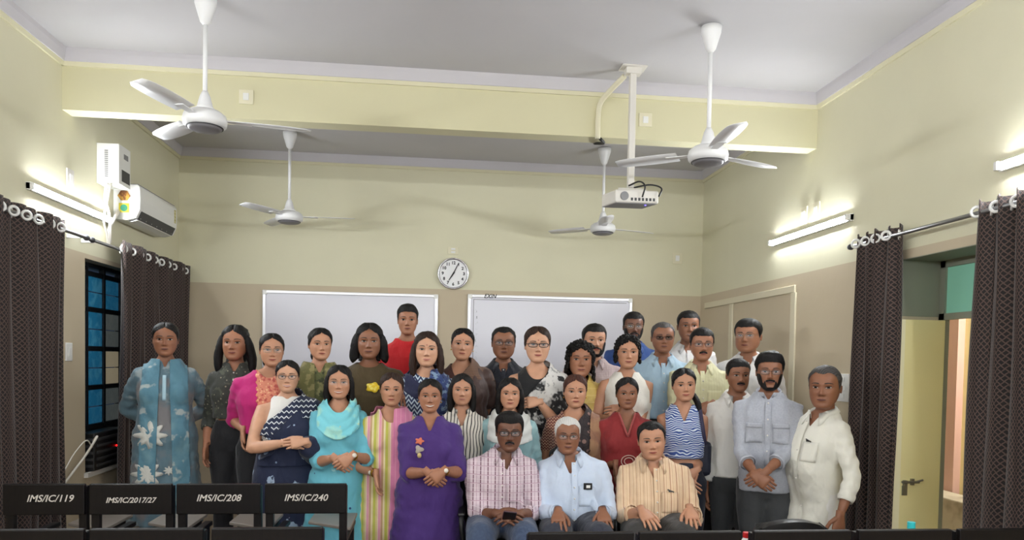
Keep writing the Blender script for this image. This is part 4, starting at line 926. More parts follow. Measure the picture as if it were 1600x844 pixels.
def finish(fig, res, idx):
    p = fig.p; k = fig.s; H = fig.H; hs = fig.hh * p.get('skull', .955); h = Head(p.get('wide', 1.0), p.get('jaw', 1.0), p.get('nose', 1.0)); sk = skin(p.get('skin', 'mid'))
    VT, FT = res[fig.jt]; t = p['top']
    # ---- body with head, face and hands in one mesh
    A = Acc(); V, F = res[fig.jb]; A.add(*clip_mesh(V, F, V[:, 2] - (fig.c + .035)))
    V, F = h.grid(); A.add(head_xf(V, fig, hs), F)
    for V, F, mi in face_parts(h, p): A.add(head_xf(V, fig, hs), F, mi)
    for s in (-1, 1):
        q = fig.arms[s]; d = np.array(q['d'], float); n = np.array(q['n'], float); sg = 1 if np.cross(d, n).dot(np.array(q['th'], float)) > 0 else -1
        A.add(*hand_mesh(q['W'], d, n, sg, p.get('handk', .94 if fig.fem else 1.02) * (1.0 if not fig.sit else 1.0), q.get('curl', .5), q.get('spread', .12), q.get('thumb', 1.0)))
    V, F = A.get(); root = link('person', to_mesh('person', V, F, sk, A.mi), None, fig.loc, (0, 0, fig.yaw)); tag(root, p['label'], 'person')
    def child(name, V, F, m, par=root, solid=0, lab=None):
        if len(F) == 0: return None
        o = link(name, to_mesh(name, V, F, m), par)
        if solid: md = o.modifiers.new('thickness', 'SOLIDIFY'); md.thickness = solid; md.offset = 0
        if lab: o['label'] = lab
        return o
    # ---- hair
    hp = p.get('hair', dict(kind='short')); hm = HAIR[hp.get('col', 'black')]
    V, F = make_hair(h, hp, idx); child('hair', head_xf(V, fig, hs), F, hm)
    if p.get('moustache'): V, F = moustache_mesh(h, idx, p['moustache']); child('moustache', head_xf(V, fig, hs), F, HAIR[p.get('mcol', 'black')])
    if p.get('beard'): V, F = beard_mesh(h, idx, p['beard']); child('beard', head_xf(V, fig, hs), F, HAIR[p.get('mcol', 'black')])
    if p.get('glasses'):
        g = p['glasses']; (V, F), (VL, FL) = glasses_parts(h, g)
        if g.get('up'): V = V + np.array([0, -.0, 0]); R = np.array(Matrix.Rotation(-.75, 3, 'X')); c0 = np.array([0, -.1, .49]); sh = np.array([0, .05, .16]); V = (V - c0) @ R.T + c0 + sh; VL = (VL - c0) @ R.T + c0 + sh
        go = child('glasses', head_xf(V, fig, hs), F, g.get('mat', M_rimb)); child('lens', head_xf(VL, fig, hs), FL, g.get('lens', M_lens), go)
    if p.get('earring'):
        for s in (-1, 1):
            V, F = ball((s * .36, .05, .30), (.018, .018, .03), 8, 6); child('earring', head_xf(V, fig, hs), F, M_gold)
    # ---- upper garment: folds, neckline
    nm = t.get('name', 'shirt'); V = VT; N = vnorm(V, FT); hang = sstep(fig.waist, fig.hem, V[:, 2]) if fig.hem < fig.hip - .12 else 0 * V[:, 2]
    ang = np.arctan2(V[:, 0], -(V[:, 1] - .02)); fold = t.get('fold', 1.0)
    dsp = .0042 * fold * flat_noise(V * np.array([1, 1, .6]), 30, idx) + .0022 * fold * flat_noise(V, 70, idx + 50) + hang * fold * .006 * np.sin(ang * 9 + 1.5 * np.sin(V[:, 2] * 5 + idx))
    arm = sstep(fig.sw * .95, fig.sw * 1.15, np.abs(V[:, 0])) * (V[:, 2] < fig.shz - .05); dsp += arm * fold * .0022 * np.sin(V[:, 2] * 95 + 2 * np.sin(V[:, 1] * 30 + idx))
    V = V + N * dsp[:, None]; fig.VT, fig.NT = V, N
    f = neck_f(V, fig, t.get('neck', ('round', .05, .075)))
    if t.get('sleeve', .45) == 0:
        f = np.maximum(f, np.abs(V[:, 0]) - np.where(V[:, 2] > fig.shz - .17, fig.sw * t.get('strap', .86), 9))
    if 'cut' in t: f = np.maximum(f, t['cut'](V, fig))
    V1, F1 = clip_mesh(V, FT, f); top = child(nm, V1, F1, t['mat'])
    if t.get('collar'):
        cs = t['collar'] if isinstance(t['collar'], dict) else {}; Vc, Fc = collar(fig, cs.get('w', 1.35), cs.get('open', .46), cs.get('tip', .045), cs.get('z', 0.0), cs.get('stand', False)); child('collar', Vc, Fc, cs.get('mat', t['mat']), top, .003)
    if t.get('placket'):
        z0, z1 = max(fig.hem, fig.hip - .02 if fig.sit else fig.hem) + .02, fig.shz - .0; Vc, Fc = patch(V, -.016, .016, z0, z1, .004, 3, 26); child('placket', Vc, Fc, t.get('pmat', t['mat']), top)
        for z in np.linspace(z0 + .05, z1 - .01, 6):
            Vb, Fb = ball((0, front_y(V, 0, z) - .006, z), (.0055, .003, .0055), 8, 6); child('button', Vb, Fb, t.get('bmat', M_button), top)
    for q in t.get('pockets', ()):                      # (x, z offset below shoulder)
        zc = fig.shz - .19 * k; Vc, Fc = patch(V, q * .078 * k - .05, q * .078 * k + .05, zc - .065, zc + .055, .001, 7, 8); po = child('pocket', Vc, Fc, t['mat'], top, .0015)
        if t.get('flap'): Vc, Fc = patch(V, q * .078 * k - .052, q * .078 * k + .052, zc + .03, zc + .06, .004, 7, 4); child('pocket_flap', Vc, Fc, t['mat'], top, .002)
    if t.get('cuff'):
        for s in (-1, 1):
            S, E, W = fig.arm(s); u = t['sleeve'] * 2 - 1; q0 = E + (W - E) * (u - .09); q1 = E + (W - E) * (u + .02); r = (.046 if u < .5 else .038) * k * (1 if fig.fem else 1.1) * (.5 + .5 * fig.g); Vc, Fc = tube([q0, (q0 + q1) / 2, q1], [r, r + .002, r], 14, cap=False); child('cuff', Vc, Fc, t['mat'], top, .004)
    for ex in t.get('extra', ()):
        nm2, fn, m2 = ex; r = fn(V, fig); child(nm2, r[0], r[1], m2, top, .002)
    # ---- lower garment
    b = p.get('bottom', dict(kind='trousers')); V, F = res[fig.jl]; N = vnorm(V, F); ang = np.arctan2(V[:, 0], -(V[:, 1] - .02))
    if b['kind'] == 'skirt': V = V + N * (sstep(fig.hip + .02, fig.hip - .3, V[:, 2]) * (.009 * np.sin(ang * 13 + np.sin(V[:, 2] * 4 + idx)) + .006 * np.sin(ang * 5 + idx)))[:, None]
    else: V = V + N * (.004 * flat_noise(V * np.array([1, 1, .7]), 26, idx + 3))[:, None]
    child(dict(skirt='saree_skirt', trousers='trousers', salwar='salwar')[b['kind']] if not b.get('name') else b['name'], V, F, b['mat'])
    # ---- drapes: cloth lying over the garment, cut from its own surface
    for q, (dn, fn, m2, off) in enumerate(p.get('drape', ())):
        base, bn, bf = (fig.VT, fig.NT, FT); off2 = off + .004 * flat_noise(base * np.array([1, 1, .5]), 34, idx + q * 5) + (.003 * np.sin(base[:, 0] * 60 + base[:, 2] * 34 + idx) if not getattr(fn, 'cowl', 0) else .005 * np.sin(np.hypot(base[:, 0] / fn.cowl, base[:, 2] - fig.shz - .06) * 110 + base[:, 0] * 20))
        W = base + bn * off2[:, None]; Vd, Fd = clip_mesh(W, bf, fn(base, fig)); child(dn, Vd, Fd, m2, root, .004)
    # ---- watch, shoes
    if p.get('watch'):
        s, m2 = p['watch']; S, E, W = fig.arm(s); d = (W - E) / np.linalg.norm(W - E); c0 = W - d * .018; Vc, Fc = tube([c0 - d * .008, c0, c0 + d * .008], [.0275 * k, .0285 * k, .0275 * k], 14, cap=False); child('watch', Vc, Fc, m2, root, .004)
        nn = np.array(fig.arms[s]['n'], float); nn /= np.linalg.norm(nn); Vb, Fb = ball(c0 + nn * .027 * k, (.015, .012, .015), 12, 6); child('watch_dial', Vb, Fb, MATS['teeth'], root)
    sm = M_sandal if fig.fem else M_shoe
    for s in (-1, 1):
        x0 = s * .082 * k if not fig.sit else s * .13 * k; yb = .03 if not fig.sit else -.40 * k
        L = Acc(); L.add(*ring_loft([(0.0, yb - .075, .045, .125), (.012, yb - .075, .046, .127), (.035, yb - .07, .044, .12), (.06, yb - .035, .04, .085), (.085, yb, .038, .05), (.1, yb, .037, .045)], 18, 2.6)); V, F = L.get(); V[:, 0] += x0; child('shoe', V, F, sm)
    return root
# drape regions (f < 0 is kept); x > 0 is the figure's left
def _below(fig): return lambda V: V[:, 2]
def pallu(x0=-.17, z0=-.24, x1=.06, z1=.035, zlo=None, armcover=True, width=None):
    def f(V, fig):
        k = fig.s; X, Y, Z = V.T; ze = fig.shz + z0 * k + (X - x0 * k) / ((x1 - x0) * k) * (z1 - z0) * k; ze = np.where(X > x1 * k, 9, ze)
        if width: lo = ze - width * k; lo = np.where(X > x1 * k, fig.shz - width * 1.2, lo)
        else: lo = np.full(len(X), -9.0)
        lo = np.maximum(lo, (fig.waist - .10) if zlo is None else zlo)
        fr = np.maximum(Z - ze, lo - Z); bk = np.maximum(.0 - X + (fig.shz - Z) * -.12, fig.hip - .1 - Z); g = np.where(Y < .035, fr, bk)
        g = np.maximum(g, Z - (fig.shz + .075 * k)); g = np.maximum(g, .055 * k - np.hypot(X, Y - .03) - np.maximum(0, fig.shz - Z) * 6)
        if not armcover: g = np.maximum(g, X - fig.sw * 1.05)
        g = np.maximum(g, -(X + fig.sw * .98)); return g
    return f
def clear_forearm(fn): return lambda V, fig: np.maximum(fn(V, fig), np.where(V[:, 0] < .03, -.185 - V[:, 1], -9))
def strips(x0, x1, zlo, sides=(-1, 1), back=True, slant=0.0):
    def f(V, fig):
        k = fig.s; X, Y, Z = V.T; g = np.full(len(X), 9.0)
        for s in sides:
            q = s * X + slant * (fig.shz - Z); m = np.maximum(x0 * k - q, q - x1 * k); g = np.minimum(g, m)
        up = (Z > fig.shz - .03); ring = np.maximum(.058 * k - np.hypot(X, Y - .03), np.abs(X) - x1 * k)
        g = np.where((Y > .03), np.maximum(np.abs(X) - x1 * k, (fig.shz - .16) - Z), g)
        g = np.maximum(g, zlo - Z); return np.maximum(g, Z - (fig.shz + .05 * k))
    return f
def cowl(r0, r1, sx=1.0, zc=.05, back=.25):
    def f(V, fig):
        k = fig.s; X, Y, Z = V.T; r = np.hypot(X / sx, (Z - fig.shz - zc * k)); g = np.maximum(np.maximum(r0 * k - r, r - r1 * k), np.abs(X) - fig.sw * .9)
        g = np.where(Y > .04, np.maximum(np.abs(X) - fig.sw * .95, fig.shz - back - Z), g); return np.maximum(g, Z - (fig.shz + .075 * k))
    f.cowl = sx; return f
# ------------------------------------------------------------------ the people in the photograph
def cloth(name, col, layers=(), rough=.8, bump=.12, bscale=140): return mat(name, col, rough, layers, bump=bump, bscale=bscale, sheen=.15, wrinkle=.5)
C_black = cloth('black trousers cloth', (24, 24, 28)); C_navy = cloth('navy trousers cloth', (34, 38, 52)); C_grey = cloth('dark grey trousers cloth', (58, 60, 62)); C_char = cloth('charcoal trousers cloth', (44, 42, 40)); C_jean = cloth('denim', (48, 62, 88), [(('noise', 60, .4, .7), (60, 76, 102))]); C_cream = cloth('cream salwar cloth', (206, 196, 170)); C_white = cloth('white cotton', (226, 224, 218))
TR = lambda m, **k: dict(kind='trousers', mat=m, **k)
D = .2                                                     # the dais
# --- along the window wall, on the dais
m1 = cloth('blue grey floral kurta', (90, 116, 128), [(('noise', 5, .50, .62), (120, 118, 120)), (('noise', 9, .58, .66), (140, 152, 154))])
m1d = cloth('teal dupatta cloth', (84, 128, 146), [(('noise', 7, .5, .66), (108, 146, 158)), (('noise', 11, .62, .68), (160, 172, 172))])
def lily(cx, cz, r): return lambda V, fig: blob(V, cx, cz, r, r * .9, .006, 48, .30, 8)
C_petal = cloth('pale petal print', (204, 204, 196))
person('woman in blue-grey floral kurta with hands behind her back', 258, 503, 556, 5.30, D, g=1.06, skin='tan', smile=.1, armL='back', armR='back', hair=dict(kind='tied', thick=.04), yaw=4,
    top=dict(name='kurta', mat=m1, hem=.28, sleeve=.93, neck=('v', .07, .026), fold=1.1, extra=[('placket', lambda V, fig: patch(V, -.012, .012, fig.shz - .22, fig.shz - .05, .005, 3, 12), cloth('pale blue placket', (168, 200, 214))), ('lily_print', lily(-.085, .90, .085), C_petal), ('lily_print', lily(-.105, .64, .08), C_petal), ('lily_print', lily(.03, .66, .028), C_petal)]),
    bottom=dict(kind='salwar', mat=cloth('grey salwar', (110, 122, 126))), drape=[('dupatta', strips(.028, .125, .42, slant=-.03), m1d, .010)])
m2 = cloth('dark ditsy print shirt', (56, 58, 52), [(('spots', 34, .20), (140, 136, 116)), (('noise', 22, .58, .62), (80, 84, 70))])
person('girl with long loose black hair in dark floral shirt', 368, 507, 562, 5.42, D, g=.86, skin='mid', smile=.15, hyaw=-4, hair=dict(kind='loose', len=.42, thick=.05, flare=.12, lock=.1), yaw=-4,
    armR='side', top=dict(mat=m2, sleeve=.72, hem=1.0, neck=('v', .075, .034), collar=dict(w=.8), placket=1), bottom=TR(C_black))
m3 = cloth('magenta kurta', (190, 32, 116)); m3y = cloth('peach embroidery', (226, 146, 120), [(('spots', 46, .32), (240, 190, 150)), (('noise', 40, .5, .6), (196, 92, 84))])
person('girl in magenta pink kurta with peach embroidered yoke', 424, 520, 572, 5.22, D, g=.9, skin='light', smile=.25, hair=dict(kind='tied', thick=.04), glasses=dict(mat=M_rimm, r=.006), yaw=8, hx=.05, shw=1.1, handL=dict(px=(380, 672, .1)),
    top=dict(name='kurta', mat=m3, hem=.92, sleeve=.58, neck=('round', .06, .07), sflare=.012), bottom=TR(C_black), drape=[('yoke', lambda V, fig: np.maximum.reduce([np.abs(V[:, 0] - .035) - .085 - .006 * np.sin(V[:, 2] * 150), fig.shz - .28 - V[:, 2] - .3 * np.clip(-V[:, 0], 0, 1), V[:, 1] - .01, neck_f(V, fig, ('round', .06, .07))]), m3y, .006)])
m4 = cloth('olive ikat kurta', (92, 96, 56), [(('noise', 16, .45, .55), (132, 128, 84)), (('noise', 24, .52, .58), (60, 66, 40))])
person('woman in olive green printed kurta in front of blank whiteboard', 499, 512, 562, 5.32, D, g=1.05, skin='light', smile=.1, hyaw=8, hair=dict(kind='tied', thick=.05), yaw=4,
    top=dict(name='kurta', mat=m4, hem=.5, sleeve=.6, neck=('v', .08, .04)), bottom=dict(kind='salwar', mat=C_black), drape=[('dupatta', strips(.03, .12, .75), cloth('olive dupatta', (104, 102, 58), [(('noise', 20, .5, .56), (140, 132, 86))]), .016)])
m5 = cloth('brown knit top', (74, 60, 32))
def flower(V, fig): return blob(V, .035, fig.shz - .125, .05, .034, .006, 30, .14, 5)
person('woman in dark olive-brown top with a yellow flower', 577, 505, 560, 5.50, D, g=1.22, skin='tan', smile=.3, hair=dict(kind='bob', len=.08, thick=.07, lock=.12, flare=.05), shw=1.15,
    top=dict(name='top', mat=m5, hem=.78, sleeve=.9, neck=('round', .045, .085), extra=[('flower_print', flower, cloth('yellow flower', (236, 200, 40), [(('noise', 30, .5, .6), (250, 232, 120))]))]), bottom=TR(C_black),
    armL='up', armR='up', handL=dict(px=(520, 612, .25), d=(-.25, -.75, -.6), n=(0, -.6, .8)), handR=dict(px=(632, 612, .25), d=(.1, -.75, -.6), n=(0, -.6, .8)))
person('boy in bright red t-shirt standing tallest before blank whiteboard', 637, 476, 523, 5.86, D, sex='m', g=.86, skin='mid', smile=.05, hair=dict(kind='boy', thick=.06, top=1.5, flip=.05), wide=.94, bs=1.0,
    top=dict(name='tee_shirt', mat=cloth('red jersey', (196, 18, 26)), hem=.8, sleeve=.36, neck=('round', .035, .075)), bottom=TR(C_jean))
m7 = cloth('indigo zigzag dress', (34, 46, 84), [(('zigzag', 'z', 'x', .034, .42, .03, .04), (190, 204, 214))])
m7d = cloth('indigo floral scarf', (48, 66, 118), [(('noise', 26, .5, .56), (128, 152, 180)), (('noise', 40, .56, .6), (28, 36, 72))])
person('woman with long brown hair in indigo and white zigzag dress', 667, 518, 572, 5.26, D, g=1.1, skin='fair', smile=.5, bindi=1, hair=dict(kind='loose', col='brown', len=.34, thick=.05, flare=.04, part=-.02, front=-.06), 
    top=dict(name='dress', mat=m7, hem=.5, sleeve=.42, neck=('round', .06, .085)), bottom=dict(kind='salwar', mat=C_navy),
    drape=[('scarf', strips(.02, .15, .85, sides=(1,), slant=.12), m7d, .016), ('scarf_knot', cowl(.10, .20, 1.0, .05), cloth('navy yoke', (28, 32, 66)), .008)])
m8 = cloth('brown silk saree', (62, 40, 34), rough=.55); m8b = cloth('brown border', (112, 84, 66), [(('stripes', 'z', .012, .4), (86, 60, 46))])
person('woman in dark brown saree with sunglasses on her head', 723, 512, 562, 5.48, D, g=1.05, skin='light', smile=.1, htilt=4, bindi=1, earring=1, hair=dict(kind='bun', thick=.04), glasses=dict(mat=M_rimb, lens=M_lensd, up=1),
    top=dict(name='blouse', mat=cloth('brown blouse', (74, 40, 32)), cut=lambda V, fig: fig.waist + .04 - V[:, 2], hem=.94, sleeve=.34, neck=('round', .13, .085)), bottom=dict(kind='skirt', mat=m8), drape=[('pallu', pallu(-.17, -.22, .05, .03), m8, .02), ('pallu_border', pallu(-.17, -.215, .05, .035, width=.06), m8b, .024)])
m9 = cloth('navy black shirt cloth', (24, 27, 38))
person('man with spectacles in navy black shirt between two sarees', 787, 510, 560, 5.64, D, sex='m', g=1.05, skin='tan', smile=.1, hair=dict(kind='recede', thick=.04, top=1.1), glasses=dict(mat=M_rimb, r=.008), wide=1.06, jaw=1.08,
    top=dict(mat=m9, hem=.8, sleeve=.45, neck=('v', .115, .058), collar=1, placket=1, pockets=(1,)), bottom=TR(C_black))
m10 = cloth('black white print saree', (206, 204, 200), [(('noise', 5.0, .54, .57), (22, 22, 24)), (('noise', 30, .55, .62), (150, 150, 148)), (('noise', 14, .62, .65), (30, 30, 32))])
person('woman in black and white print saree with cat-eye glasses', 840, 510, 566, 5.24, D, g=1.12, skin='fair', smile=.2, hair=dict(kind='bun', col='brown', thick=.06), glasses=dict(mat=M_rimb, h=.058, w=.125, r=.011), armR='forearm', armL='side', bindi=1, handR=dict(px=(842, 628, .26), d=(-1, -.1, -.1), curl=1.2), 
    top=dict(name='blouse', mat=cloth('black blouse', (18, 18, 20)), cut=lambda V, fig: np.maximum(fig.waist + .04 - V[:, 2], -V[:, 0] - np.where(V[:, 2] > fig.shz - .17, fig.sw * .8, fig.sw + .034)), hem=.9, sleeve=.42, neck=('round', .10, .085)), bottom=dict(kind='skirt', mat=m10), drape=[('pallu', pallu(-.17, -.26, .07, .0), m10, .022)])
m11 = cloth('yellow silk saree', (204, 176, 92), [(('noise', 14, .45, .6), (186, 154, 72)), (('stripes', 'z', .05, .08), (214, 190, 116))], rough=.5)
person('woman with curly black hair in golden yellow saree', 907, 533, 588, 5.36, D, g=1.0, skin='mid', smile=.25, earring=1, hair=dict(kind='curly', thick=.07, len=.2, wide=.2), handR=dict(px=(938, 652, .20), d=(-.6, -.6, -.2)), armR='forearm',
    top=dict(name='blouse', mat=cloth('mustard blouse', (150, 120, 50)), cut=lambda V, fig: fig.waist + .04 - V[:, 2], hem=.88, sleeve=.4, neck=('round', .09, .08)), bottom=dict(kind='skirt', mat=m11), drape=[('pallu', pallu(-.17, -.2, .05, .03), m11, .02)])
m12 = cloth('pale pink check shirt', (206, 188, 186), [(('stripes', 'x', .014, .25), (184, 156, 158)), (('stripes', 'z', .014, .25), (190, 166, 166))])
person('bearded man in pale pink checked shirt at board edge', 928, 506, 556, 5.76, D, sex='m', g=1.1, skin='light', smile=.1, beard=.7, moustache=1, hair=dict(kind='short', thick=.05, flip=.03), wide=1.04, hyaw=6,
    top=dict(mat=m12, hem=.8, sleeve=.45, neck=('v', .115, .058), collar=1, placket=1), bottom=TR(C_char))
person('man in royal blue shirt with thin spectacles at the back', 990, 487, 532, 5.98, D, sex='m', g=1.05, skin='dark', smile=.05, hair=dict(kind='short', thick=.05), glasses=dict(mat=M_rimm, r=.006), bs=1.05, beard=.15, moustache=.6,
    top=dict(mat=cloth('royal blue shirt', (44, 76, 138)), hem=.8, sleeve=.45, neck=('v', .115, .058), collar=1, placket=1), bottom=TR(C_char))
m14 = cloth('off white dotted top', (224, 220, 210), [(('spots', 50, .14), (206, 200, 190))])
person('woman with short curly hair in white sleeveless top', 981, 524, 575, 5.24, D, g=1.08, skin='light', smile=.4, hair=dict(kind='curly', thick=.06, len=.0, wide=.14), armR='forearm', handR=dict(px=(975, 640, .24)), handL=dict(px=(958, 648, .24)), armL='forearm',
    top=dict(name='top', mat=m14, hem=.82, sleeve=0, neck=('v', .12, .05), strap=.98), bottom=TR(C_black))
m15 = cloth('sky blue shirt', (164, 190, 208))
person('grey-haired man with dark spectacles in sky blue shirt', 1036, 503, 551, 5.52, D, sex='m', g=1.08, skin='tan', smile=.05, hair=dict(kind='recede', col='salt', thick=.035), glasses=dict(mat=M_rimr, lens=M_lensd, r=.009), wide=1.06,
    top=dict(mat=m15, hem=1.02, sleeve=.46, neck=('v', .13, .058), collar=1, placket=1, pockets=(1,)), bottom=TR(C_black))
m16 = cloth('white shirt cloth', (222, 220, 218))
person('smiling man in white shirt at the back beside moulding frame', 1076, 485, 533, 6.00, D, sex='m', g=1.05, skin='tan', smile=.5, hair=dict(kind='short', thick=.045), bs=1.05,
    top=dict(mat=m16, hem=.8, sleeve=.45, neck=('v', .115, .058), collar=1, placket=1), bottom=TR(C_char))
m17 = cloth('cream yellow shirt', (216, 212, 172), [(('stripes', 'x', .02, .1), (204, 198, 154))])
person('man with moustache and spectacles in cream yellow shirt', 1097, 512, 563, 5.28, D, sex='m', g=1.05, skin='mid', smile=.05, moustache=.8, hair=dict(kind='short', thick=.045, flip=.02), glasses=dict(mat=M_rimr, r=.007), armR='clasp', armL='clasp', handR=dict(px=(1112, 632, .26)), handL=dict(px=(1090, 648, .25)),
    top=dict(mat=m17, hem=1.0, sleeve=.36, neck=('v', .12, .058), collar=1, placket=1, pockets=(1,), sflare=.012), bottom=TR(C_black))
person('heavy man in white shirt behind the bearded spectacled young man', 1171, 498, 550, 5.60, D, sex='m', g=1.1, skin='mid', smile=.1, hyaw=-10, hair=dict(kind='short', thick=.05, flip=.03), wide=1.08, jaw=1.1, glasses=dict(mat=M_rimm, r=.005), yaw=-14,
    top=dict(mat=m16, hem=.8, sleeve=.5, neck=('v', .12, .06), collar=1, placket=1), bottom=TR(C_char))
m19 = cloth('white linen shirt', (224, 222, 216))
person('young man with thin moustache in plain white shirt', 1153, 560, 611, 4.95, 0, sex='m', g=.85, skin='tan', smile=0, hair=dict(kind='boy', thick=.05, top=1.2), moustache=.5, hyaw=6, wide=.96, handL=dict(W=(-.20, -.05, .78)),
    top=dict(mat=m19, hem=.86, sleeve=.9, neck=('v', .14, .06), collar=1, placket=1, cuff=1), bottom=TR(C_grey))
m20 = cloth('grey blue chambray shirt', (170, 173, 182), [(('noise', 90, .4, .7), (160, 164, 174))])
person('young bearded man with spectacles in grey-blue shirt, hands clasped', 1203, 551, 608, 4.60, 0, sex='m', g=.95, skin='tan', smile=0, beard=.45, moustache=.6, hair=dict(kind='boy', thick=.085, top=1.3, flip=.06, rough=.01), glasses=dict(mat=M_rimb, r=.006), yaw=-10, hyaw=4, armL='clasp', armR='clasp', handL=dict(px=(1180, 742, .27)), handR=dict(px=(1196, 738, .29)),
    top=dict(mat=m20, hem=.82, sleeve=.74, neck=('v', .05, .03), collar=dict(stand=1, open=.3), placket=1, pockets=(-1, 1), flap=1, cuff=1), bottom=TR(C_grey))
m21 = cloth('white kurta khadi', (228, 226, 214))
person('man in long white kurta with a pen in his pocket', 1288, 570, 637, 4.36, 0, sex='m', g=1.0, skin='tan', smile=0, hair=dict(kind='recede', col='salt', thick=.03), yaw=-54, hyaw=33, belly=.035, wide=1.0, jaw=1.0, armL='back', handR=dict(W=(.305, -.12, .765), pole=(.25, .4, 0), d=(-.06, -.05, -1), curl=.9, n=(1, -.2, 0)), hx=.045, 
    top=dict(name='kurta', mat=m21, hem=.34, sleeve=.80, ease=.006, neck=('v', .10, .055), collar=1, placket=1, pockets=(1,), cuff=1, flare=.05, skx=-.07, fold=1.2), bottom=dict(kind='trousers', name='pyjama', mat=C_white))
# --- the standing row on the floor
m22 = cloth('navy batik saree', (20, 30, 60), [(('spots', 6.5, .13), (120, 138, 164)), (('noise', 12, .64, .66), (150, 168, 190))]); m22b = cloth('white wave border', (22, 32, 62), [(('zigzag', 'z', 'x', .034, .24, .014, .03), (206, 210, 212))])
person('smiling woman in navy batik saree with bare arm and spectacles', 449, 562, 612, 4.99, 0, g=1.18, skin='fair', smile=.75, hair=dict(kind='bun', thick=.04), glasses=dict(mat=M_rimb, n=2.2, r=.007), armL='forearm', armR='forearm', handL=dict(px=(446, 692, .27), d=(.95, -.1, -.05), pole=(-1, .25, -.5)), handR=dict(px=(476, 690, .27), d=(-.95, -.1, -.1), pole=(.35, 1, -.5)), armk=1.1, yaw=2,
    top=dict(name='blouse', mat=cloth('white halter blouse', (224, 222, 218)), cut=lambda V, fig: np.maximum.reduce([fig.waist + .04 - V[:, 2], -V[:, 0] - np.where(V[:, 2] > fig.shz - .19, fig.sw * (.62 + np.clip(fig.shz - .03 - V[:, 2], 0, 1) * 1.6), fig.sw * .88), np.where(V[:, 0] < .03, -.175 - V[:, 1], -9)]), hem=.9, sleeve=.86, neck=('v', .03, .04)), bottom=dict(kind='skirt', mat=m22), drape=[('pallu', clear_forearm(pallu(-.17, -.18, .08, .045)), m22, .02), ('pallu_border', clear_forearm(pallu(-.17, -.175, .08, .05, width=.085, armcover=False)), m22b, .025)])
m23 = cloth('turquoise cotton kurta', (106, 186, 204), [(('spots', 13, .13), (28, 60, 110))]); m23d = cloth('pale turquoise dupatta', (122, 204, 216), [(('noise', 9, .52, .6), (160, 216, 206)), (('spots', 20, .08), (206, 206, 140))])
person('smiling woman in turquoise kurta with cowl draped scarf', 530, 570, 622, 4.88, 0, shw=.88, g=1.04, skin='light', smile=.8, hair=dict(kind='loose', len=.1, thick=.05, lock=.07), glasses=dict(mat=M_rimm, r=.004), armL='clasp', armR='clasp', handL=dict(px=(523, 716, .27)), handR=dict(px=(550, 712, .29)), watch=(1, M_gold),
    top=dict(name='kurta', mat=m23, hem=.4, ease=.004, flare=.05, sleeve=.62, neck=('round', .07, .08), sflare=.008), bottom=dict(kind='salwar', mat=cloth('turquoise salwar', (120, 196, 210), [(('stripes', 'z', .04, .3), (170, 220, 226))])), drape=[('dupatta', cowl(.08, .235, .72, .06), m23d, .024)])
m24 = cloth('pastel striped kurta', (216, 198, 140), [(('stripes', 'x', .075, .22), (226, 160, 176)), (('stripes', 'x', .075, .2, .42), (190, 190, 84)), (('stripes', 'x', .075, .12, .75), (196, 150, 120)), (('stripes', 'x', .0375, .1, .1), (236, 226, 200))])
m24d = cloth('rose pink dupatta', (214, 130, 166), [(('stripes', 'x', .03, .12), (226, 164, 184))])
person('woman in yellow and pink striped kurta with pink dupatta', 612, 582, 633, 4.86, 0, g=1.05, skin='light', smile=.2, hair=dict(kind='tied', col='brown', thick=.05), shw=.95, handL=dict(px=(588, 740, .17), d=(.12, -.15, -1), pole=(-.5, .6, 0)), watch=(-1, M_gold),
    top=dict(name='kurta', mat=m24, hem=.12, sleeve=.56, neck=('round', .09, .07), sflare=.016, flare=.06), bottom=dict(kind='salwar', mat=C_cream), drape=[('dupatta', strips(.015, .13, .12, sides=(1,), slant=.03), m24d, .02)])
m25 = cloth('deep purple kaftan', (64, 34, 108))
def emb(dx, dz, rx, rz, pet): return lambda V, fig: blob(V, dx, fig.shz + dz, rx, rz, .006, 30, .25, pet)
person('smiling woman in deep purple dress with embroidered flower', 672, 592, 643, 4.64, 0, g=1.14, skin='mid', smile=.9, hair=dict(kind='bun', thick=.05), earring=1, armL='clasp', armR='clasp', handL=dict(px=(668, 738, .28)), handR=dict(px=(693, 736, .30)), watch=(1, M_gold),
    top=dict(name='dress', mat=m25, hem=.08, sleeve=.55, neck=('v', .11, .05), sflare=.02, flare=.09, fold=1.3, ease=.02, extra=[('embroidered_flower', emb(-.06, -.10, .024, .018, 5), cloth('coral thread', (206, 110, 84))), ('embroidered_leaf', emb(-.062, -.15, .024, .022, 3), cloth('grey thread', (170, 160, 150))), ('embroidered_stem', emb(-.06, -.185, .01, .02, 2), cloth('pale thread', (196, 176, 120)))]), bottom=dict(kind='salwar', mat=m25))
m26 = cloth('black and cream striped shirt', (218, 212, 200), [(('wavy', 'x', .022, .28, 5, .06), (34, 32, 34))])
person('girl in black and cream wavy striped shirt', 722, 584, 632, 4.96, 0, g=.88, skin='light', smile=.5, hair=dict(kind='loose', len=.34, thick=.05, part=.03), 
    top=dict(mat=m26, hem=.98, sleeve=.8, neck=('v', .13, .05), collar=dict(w=.8, tip=.01)), bottom=TR(C_black))
m27 = cloth('light aqua kurta', (150, 190, 196), [(('noise', 12, .5, .6), (166, 204, 208))]); m27d = cloth('white chiffon dupatta', (216, 218, 214))
person('woman in light aqua kurta with white dupatta on shoulders', 797, 590, 638, 4.92, 0, g=1.02, skin='light', smile=.4, hair=dict(kind='loose', len=.3, thick=.05, part=0, front=.05),
    top=dict(name='kurta', mat=m27, hem=.4, sleeve=.7, neck=('round', .06, .075)), bottom=dict(kind='salwar', mat=C_white), drape=[('dupatta', cowl(.07, .22, 1.15, .05, .3), m27d, .02)])
